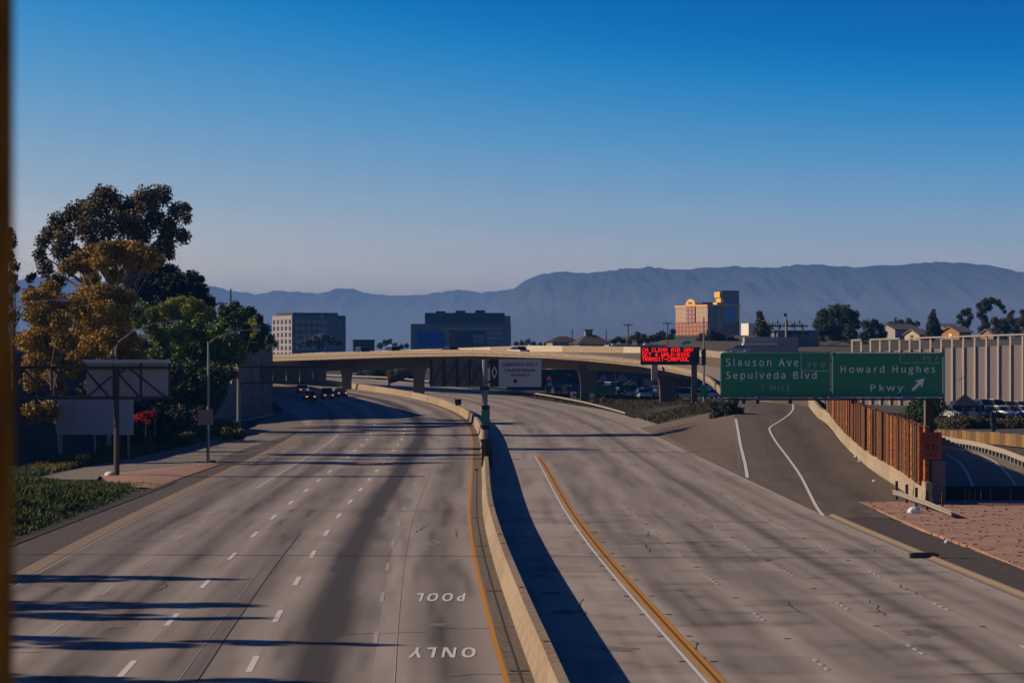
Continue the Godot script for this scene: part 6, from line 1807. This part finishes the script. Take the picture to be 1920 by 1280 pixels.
		blob_tree("eucalyptus_tree", "roadside tree outside the frame at left, casting " + ["the farthest of the tree shadows", "the long tapering second shadow", "the third shadow on the left lanes", "the longest shadow on the left lanes", "the nearest shadow on the left lanes"][q[3]], "tree", "trees whose shadows fall on the left lanes", Vector3(q[0], 0, -q[1]), bl, 0.4, 1.2, gum, dark, 0.28, 0.3)

func hillside_right() -> void:
	var b := MB.new()
	var grid := []
	for i in 40:
		var d := 484 + i * 14.0
		var row := []
		for k in 32:
			var x := 12 + k * 7.0
			row.append(Vector3(x, hill(x, d) - 0.05 + nz.get_noise_2d(x * 0.05, d * 0.05) * 0.5, -d))
		grid.append(row)
	b.rows(grid)
	single("hillside", "dark built up slope rising behind the ribbed wall on the right", "hill", b, mat("dry_slope", 0.10, 0.085, 0.05, 0.95, "blotch", 12.0), "", "structure", true)
	# houses: eaves column range, eave row, distance
	var hs := [[1655, 1690, 1735, 612, 640, 700.0, 0.6, 0.30, 0.27, 0.25, "pale gabled house with a long grey roof left of the cypress"], [1722, 1716, 1745, 622, 640, 660.0, 0.4, 0.36, 0.30, 0.23, "small cream gable wall right below the cypress"], [1768, 1764, 1800, 611, 630, 720.0, 0.3, 0.10, 0.09, 0.085, "dark low house just right of the cypress"], [1796, 1788, 1826, 617, 636, 660.0, 0.5, 0.30, 0.135, 0.04, "orange stucco house with a white window at the right"], [1856, 1852, 1890, 622, 638, 680.0, 0.3, 0.20, 0.12, 0.06, "brown house half hidden by trees near the right edge"]]
	for q in hs:
		var d: float = q[5]
		var px0: float = minf(q[0], q[1]); var px1: float = q[2]
		var cx := (px0 + (px1 - px0) * 0.3)
		var p := at(cx, HZ, d); p.y = hill(p.x, d) - 0.5
		var t := thing("house", q[10], "house", p, "houses on the right slope")
		t.rotation.y = q[6]
		var w := (px1 - px0) * 0.75 / F * d; var dp := 7.0
		var eave := at(0, q[3] + 6, d).y - p.y
		lpart(t, "wall", Vector3(w / 2, eave / 2, -dp / 2), Vector3(w, eave, dp), mat("house_%d" % int(q[0]), q[7], q[8], q[9]))
		var rb := MB.new()
		rb.ext([Vector2(-dp - 0.5, eave - 0.1), Vector2(-dp / 2, eave + 1.35), Vector2(0.5, eave - 0.1), Vector2(0.5, eave + 0.1), Vector2(-dp / 2, eave + 1.6), Vector2(-dp - 0.5, eave + 0.1)], Transform3D(Basis(Vector3(0, 0, 1), Vector3(0, 1, 0), Vector3(1, 0, 0)), Vector3(-0.5, 0, 0)), w + 1.0)
		var ro := MeshInstance3D.new()
		ro.name = "roof"; ro.mesh = rb.mesh(Vector3.ZERO); ro.material_override = mat("roof_grey", 0.13, 0.12, 0.13); t.add_child(ro)
		var ga := MB.new()
		ga.ext([Vector2(-dp, eave), Vector2(-dp / 2, eave + 1.35), Vector2(0, eave)], Transform3D(Basis(Vector3(0, 0, 1), Vector3(0, 1, 0), Vector3(1, 0, 0)), Vector3(-0.02, 0, 0)), 0.3)
		ro = MeshInstance3D.new()
		ro.name = "gable"; ro.mesh = ga.mesh(Vector3.ZERO); ro.material_override = M["house_%d" % int(q[0])]; t.add_child(ro)
		lpart(t, "window", Vector3(-0.03, eave * 0.65, -dp * 0.5), Vector3(0.1, 1.1, 1.3), mat("white_wall", 0.66, 0.6, 0.52) if q[0] == 1796 else mat("dark_glass", 0.02, 0.03, 0.05))
		lpart(t, "window", Vector3(w * 0.55, eave * 0.65, 0.03), Vector3(1.5, 1.1, 0.1), mat("dark_glass", 0.02, 0.03, 0.05))
	# mast cluster and shed
	var p := at(1475, 660, 560)
	var t := thing("antenna_mast", "slim mast with a black box on top, standing among rooftop equipment", "mast", Vector3(p.x, hill(p.x, 560), p.z))
	b = MB.new()
	b.tube([Vector3(p.x, hill(p.x, 560), p.z), at(1474, 590, 560)], [0.3, 0.14], 8)
	part(t, "pole", b, M["grey_post"])
	b = MB.new()
	b.box(at(1473, 590, 560), Vector3(0.55, 0.65, 0.5))
	part(t, "top_box", b, M["sign_black"])
	var bl := thing("equipment_building", "low grey building with crowded rooftop equipment right of the palm shaped tree", "building", Vector3(at(1490, 0, 580).x, hill(58, 580) - 0.5, -580))
	b = MB.new()
	b.box(at(1490, 645, 582), Vector3(9.5, 6.0, 6)); b.box(at(1466, 645, 578), Vector3(2.0, 5.5, 3))
	part(bl, "wall", b, mat("slate_wall", 0.20, 0.205, 0.22))
	for i in 16:
		b = MB.new()
		var px := 1440 + i * 4.6
		b.box(at(px, 603 + (i * 7) % 9, 576 + (i % 3)), Vector3(0.35, 0.6 + 0.3 * (i % 3), 0.35))
		part(bl, "roof_unit", b, mat("white_wall", 0.66, 0.6, 0.52) if i % 3 == 0 else M["grey_post"])
	for i in 5:
		b = MB.new()
		b.bar(at(1446 + i * 15, 610, 577), at(1446 + i * 15, 632, 577), 0.25, 0.25)
		part(bl, "strut", b, M["grey_post"])
	b = MB.new()
	b.bar(at(1440, 611, 577), at(1515, 611, 577), 0.4, 0.35); b.bar(at(1440, 622, 577), at(1515, 624, 577), 0.3, 0.4)
	part(bl, "gantry", b, M["weathered_steel"])
	var bs := thing("shed", "plain grey lilac shed wall behind the exit sign, left of the mast", "shed", Vector3(at(1420, 0, 545).x, 8.5, -545))
	b = MB.new()
	b.box(at(1445, 652, 545), Vector3(11, 4.4, 4))
	part(bs, "wall", b, mat("lilac_wall", 0.30, 0.27, 0.29))
	b = MB.new()
	b.box(at(1425, 645, 540), Vector3(7, 0.4, 3))
	part(bs, "white_ledge", b, mat("white_wall", 0.66, 0.6, 0.52))
	# car and lorry shape on the rise behind the sign
	var cp := at(1386, 662, 520); cp.y = hill(cp.x, 520)
	car(3, "blue and white parked car peeping over the green exit sign", Vector3(cp.x, 9.35, cp.z), PI * 0.9, "")
	var gnd := MB.new()
	gnd.box(Vector3(cp.x, 4.5, cp.z), Vector3(16, 9.6, 8))
	single("terrace_wall", "grey terrace behind the exit sign on which the blue car stands", "wall", gnd, mat("lilac_wall", 0.30, 0.27, 0.29))

func right_trees() -> void:
	var dark := M["dark_bark"] as Material
	var deep := [Color(0.020, 0.030, 0.012), Color(0.030, 0.036, 0.012)]
	var olive := [Color(0.075, 0.085, 0.016), Color(0.05, 0.065, 0.016)]
	var brown := [Color(0.06, 0.042, 0.016), Color(0.04, 0.034, 0.015)]
	var gr := "trees on the right slope"
	var L := [
		["cypress_tree", "tall two tiered shaggy palm shaped tree right of the white building", 1428, 600, [[1424, 588, 6], [1426, 596, 8], [1424, 604, 8], [1430, 610, 11], [1422, 622, 11], [1434, 624, 12], [1430, 636, 13], [1442, 618, 9], [1420, 640, 9], [1438, 646, 12], [1448, 632, 8]], 620.0, [olive[0], brown[0], deep[1]]],
		["round_tree", "big round dense green tree behind the two green exit signs", 1570, 610, [[1545, 592, 14], [1565, 585, 14], [1585, 584, 13], [1600, 592, 12], [1604, 608, 12], [1535, 608, 12], [1550, 612, 16], [1575, 605, 18], [1592, 615, 14], [1570, 578, 8], [1540, 622, 12], [1565, 626, 16], [1600, 628, 10], [1540, 640, 11], [1580, 642, 14]], 640.0, [Color(0.055, 0.085, 0.012), Color(0.035, 0.06, 0.012)]],
		["tree", "dark low tree just right of the big round tree", 1640, 618, [[1624, 608, 9], [1640, 606, 9], [1650, 615, 10], [1630, 620, 12], [1655, 628, 10], [1620, 630, 10], [1640, 635, 12]], 660.0, deep],
		["cypress_tree", "thin dark cypress spike behind the pale gabled house", 1680, 608, [[1680, 597, 2], [1680, 602, 3], [1680, 608, 4], [1680, 614, 4]], 740.0, deep],
		["tree", "flat spreading dark green crown behind the pale gabled house", 1700, 606, [[1672, 609, 7], [1690, 605, 7], [1705, 603, 7], [1720, 607, 6], [1660, 612, 6], [1712, 610, 6]], 760.0, [olive[1], deep[0]]],
		["cypress_tree", "full dark conical cypress between the two house groups", 1750, 610, [[1751, 583, 4], [1750, 590, 6], [1749, 598, 8], [1753, 604, 9], [1746, 612, 10], [1758, 612, 8], [1750, 622, 12], [1760, 624, 9], [1744, 628, 10]], 640.0, deep],
		["eucalyptus_tree", "smaller brown gum tree with an arching crown left of the taller gum", 1812, 600, [[1800, 594, 6], [1808, 586, 7], [1816, 584, 7], [1820, 594, 7], [1804, 602, 6], [1816, 604, 7], [1798, 604, 4], [1810, 612, 8]], 700.0, brown],
		["eucalyptus_tree", "tall dark gum tree with open crown near the right edge", 1850, 590, [[1838, 574, 7], [1848, 566, 8], [1860, 564, 8], [1872, 567, 7], [1880, 576, 6], [1844, 582, 8], [1854, 576, 8], [1838, 590, 7], [1846, 598, 8], [1885, 584, 4], [1850, 610, 9], [1842, 618, 8]], 690.0, [brown[1], deep[0]]],
		["tree", "brown bushy tree filling the slope right of the tall gum", 1885, 610, [[1866, 602, 9], [1880, 605, 9], [1895, 600, 9], [1905, 606, 10], [1888, 616, 11], [1870, 618, 10], [1908, 622, 10], [1895, 590, 5], [1900, 585, 4]], 670.0, [brown[0], Color(0.09, 0.05, 0.015)]],
		["tree", "dark tree with a yellow tuft at the extreme right edge", 1918, 600, [[1918, 585, 6], [1920, 596, 8], [1912, 604, 6], [1922, 612, 10], [1930, 600, 10], [1908, 600, 3]], 660.0, [brown[0], Color(0.16, 0.10, 0.01)]],
		["tree", "dark brown scrub tree below the big round tree", 1610, 645, [[1530, 648, 9], [1510, 650, 8], [1620, 645, 8], [1560, 654, 9], [1600, 652, 9], [1500, 642, 7]], 600.0, brown],
		["tree", "round dark hump of a tree before the foot of the hotel", 1335, 632, [[1318, 632, 9], [1332, 626, 9], [1345, 630, 9], [1356, 634, 8], [1370, 636, 8], [1328, 640, 10], [1350, 642, 10], [1310, 640, 7], [1380, 640, 7]], 640.0, [deep[0], Color(0.035, 0.035, 0.012)]],
		["tree", "dusky tree left of the first utility pole, beside the cupola house", 1160, 636, [[1152, 640, 6], [1160, 636, 6], [1146, 643, 6], [1168, 640, 6]], 680.0, [Color(0.045, 0.045, 0.03)]],
		["tree", "dusky tree right of the first utility pole behind the blue shed", 1195, 634, [[1186, 634, 6], [1196, 628, 7], [1206, 632, 7], [1200, 638, 8], [1215, 638, 6], [1180, 640, 6]], 700.0, [Color(0.045, 0.05, 0.03)]],
		["tree", "dusky tree left of the second utility pole behind the blue shed", 1230, 632, [[1224, 634, 7], [1234, 630, 7], [1242, 626, 7], [1240, 636, 8], [1258, 632, 7], [1262, 622, 6], [1250, 640, 8]], 700.0, [Color(0.04, 0.045, 0.03)]],
		["tree", "hazy brown tree at the foot of the left office block", 600, 640, [[575, 642, 9], [590, 636, 9], [605, 633, 9], [620, 638, 9], [635, 642, 7], [600, 646, 9], [560, 646, 7]], 900.0, [Color(0.10, 0.075, 0.05)]],
		["tree", "hazy dark tree between the navy block and the wide office building", 725, 645, [[712, 648, 6], [722, 643, 6], [730, 640, 5], [740, 648, 6], [752, 650, 5], [762, 648, 5]], 900.0, [Color(0.05, 0.05, 0.04)]],
		["tree", "hazy dark tree right of the wide office building", 980, 645, [[968, 645, 5], [978, 643, 5], [990, 640, 5], [1000, 645, 6], [1012, 648, 6], [985, 650, 6], [1025, 646, 6]], 900.0, [Color(0.06, 0.055, 0.05)]],
	]
	for q in L:
		var d: float = q[5]
		var c := at(q[2], q[3], d)
		var y: float = hill(c.x, d) if c.x > 30 else g(d)
		blob_tree(q[0], q[1], "tree", gr, Vector3(c.x, y - 0.2, c.z), px_blobs(q[4], d, 1.5), 0.5 if d < 800 else 0.7, 1.5, q[6], dark, 0.3)
	# scrub along the verge behind the guardrail
	for k in 5:
		shrub(at([1120, 1180, 1222, 1275, 1335][k], [752, 757, 760, 768, 772][k], [408.0, 402.0, 392.0, 362.0, 352.0][k]), 0.9, [Color(0.10, 0.09, 0.02), Color(0.12, 0.10, 0.02), Color(0.07, 0.08, 0.018), Color(0.09, 0.09, 0.02), Color(0.05, 0.07, 0.018)][k], ["small straw bush right of the second pier", "small yellow bush under the narrower green sign", "small olive bush left of the third pier foot", "olive bush between third pier and message sign post", "dark olive bush right of the slim pole foot"][k], "bushes on the verge")
	# dark planting far behind, between the roads
	for k in 4:
		shrub(at([690, 712, 745, 850][k], [700, 702, 704, 724][k], [640.0, 600.0, 560.0, 560.0][k]), 2.2, [Color(0.05, 0.055, 0.02), Color(0.09, 0.09, 0.02), Color(0.045, 0.05, 0.02), Color(0.06, 0.05, 0.03)][k], ["dark shrub seen under the left span of the overpass", "yellow green shrub seen under the left span beside the connector ramp", "dark shrub behind the connector ramp", "brown shrub behind the framed sign back"][k], "shrubs under the overpass")

func lived_in() -> void:
	# cars on the bend under the overpass, coming towards us with amber lamps lit
	var lit := mat("lit_amber_lamp", 0.8, 0.5, 0.2, 0.3)
	lit.emission_enabled = true; lit.emission = Color(1.0, 0.55, 0.14); lit.emission_energy_multiplier = 0.9
	var q := [[-17.7, 428.0, 0, "black car with amber lamps on the bend, nearest the retaining wall"], [-14.0, 436.0, 2, "dark grey car with amber lamps on the bend in the second lane from the wall"], [-13.8, 470.0, 4, "pale grey car with amber lamps farthest round the bend"], [-10.4, 447.0, 3, "navy car with amber lamps on the bend in the middle lane"]]
	for r in q:
		var p := P(r[0], r[1])
		var k := (med(r[1] + 1) - med(r[1] - 1)) / 2
		var o := car(r[2], r[3], p, -PI / 2 - atan(k), "cars on the bend")
		for ch in o.get_children():
			if (ch.name as String).begins_with("headlight"): (ch as MeshInstance3D).material_override = lit
	for r in [[8.6, 3.6, 1, 0, "silver car on the overpass above the carpool sign"], [9.55, 3.6, 0, 0, "black car on the overpass before the blue poster"], [10.6, 3.8, 5, 0, "white car on the overpass left of the navy block"], [11.3, 7.0, 2, 1, "dark grey car on the overpass before the left office block"]]:
		var ov := over_at(r[0])
		var n: Vector3 = ov[1]
		var pp: Vector3 = ov[0] + n * r[1]
		pp.y = (ov[0] as Vector3).y - 0.92 + 0.035 * float(r[1])
		car(r[2], r[4], pp, atan2(n.x, n.z) + (PI if r[3] else 0.0), "cars crossing the overpass")

func railing_post() -> void:
	# the bridge on which the camera stands: walkway, parapet and the steel post close at the left
	var t := thing("fence_post", "blurred brown steel fence post very close at the left edge", "post", Vector3(-0.351, 7.9, -1.5))
	var b := MB.new()
	b.box(Vector3(-0.351, 9.3, -1.5), Vector3(0.12, 2.8, 0.10))
	var bs := mat("brown_steel", 0.55, 0.22, 0.03, 1.0, "blotch", 0.6)
	bs.metallic_specular = 0.1
	part(t, "shaft", b, bs)
	b = MB.new()
	b.box(Vector3(-0.351, 7.92, -1.5), Vector3(0.26, 0.04, 0.26))
	part(t, "foot_plate", b, M["brown_steel"])
	b = MB.new()
	b.box(Vector3(0, 7.55, -0.6), Vector3(24, 0.5, 2.4)); b.box(Vector3(0, 7.85, -1.5), Vector3(24, 0.1, 0.6))
	single("bridge_walkway", "concrete walkway and kerb of the bridge the view is taken from", "bridge", b, M["pale_concrete"], "", "structure")
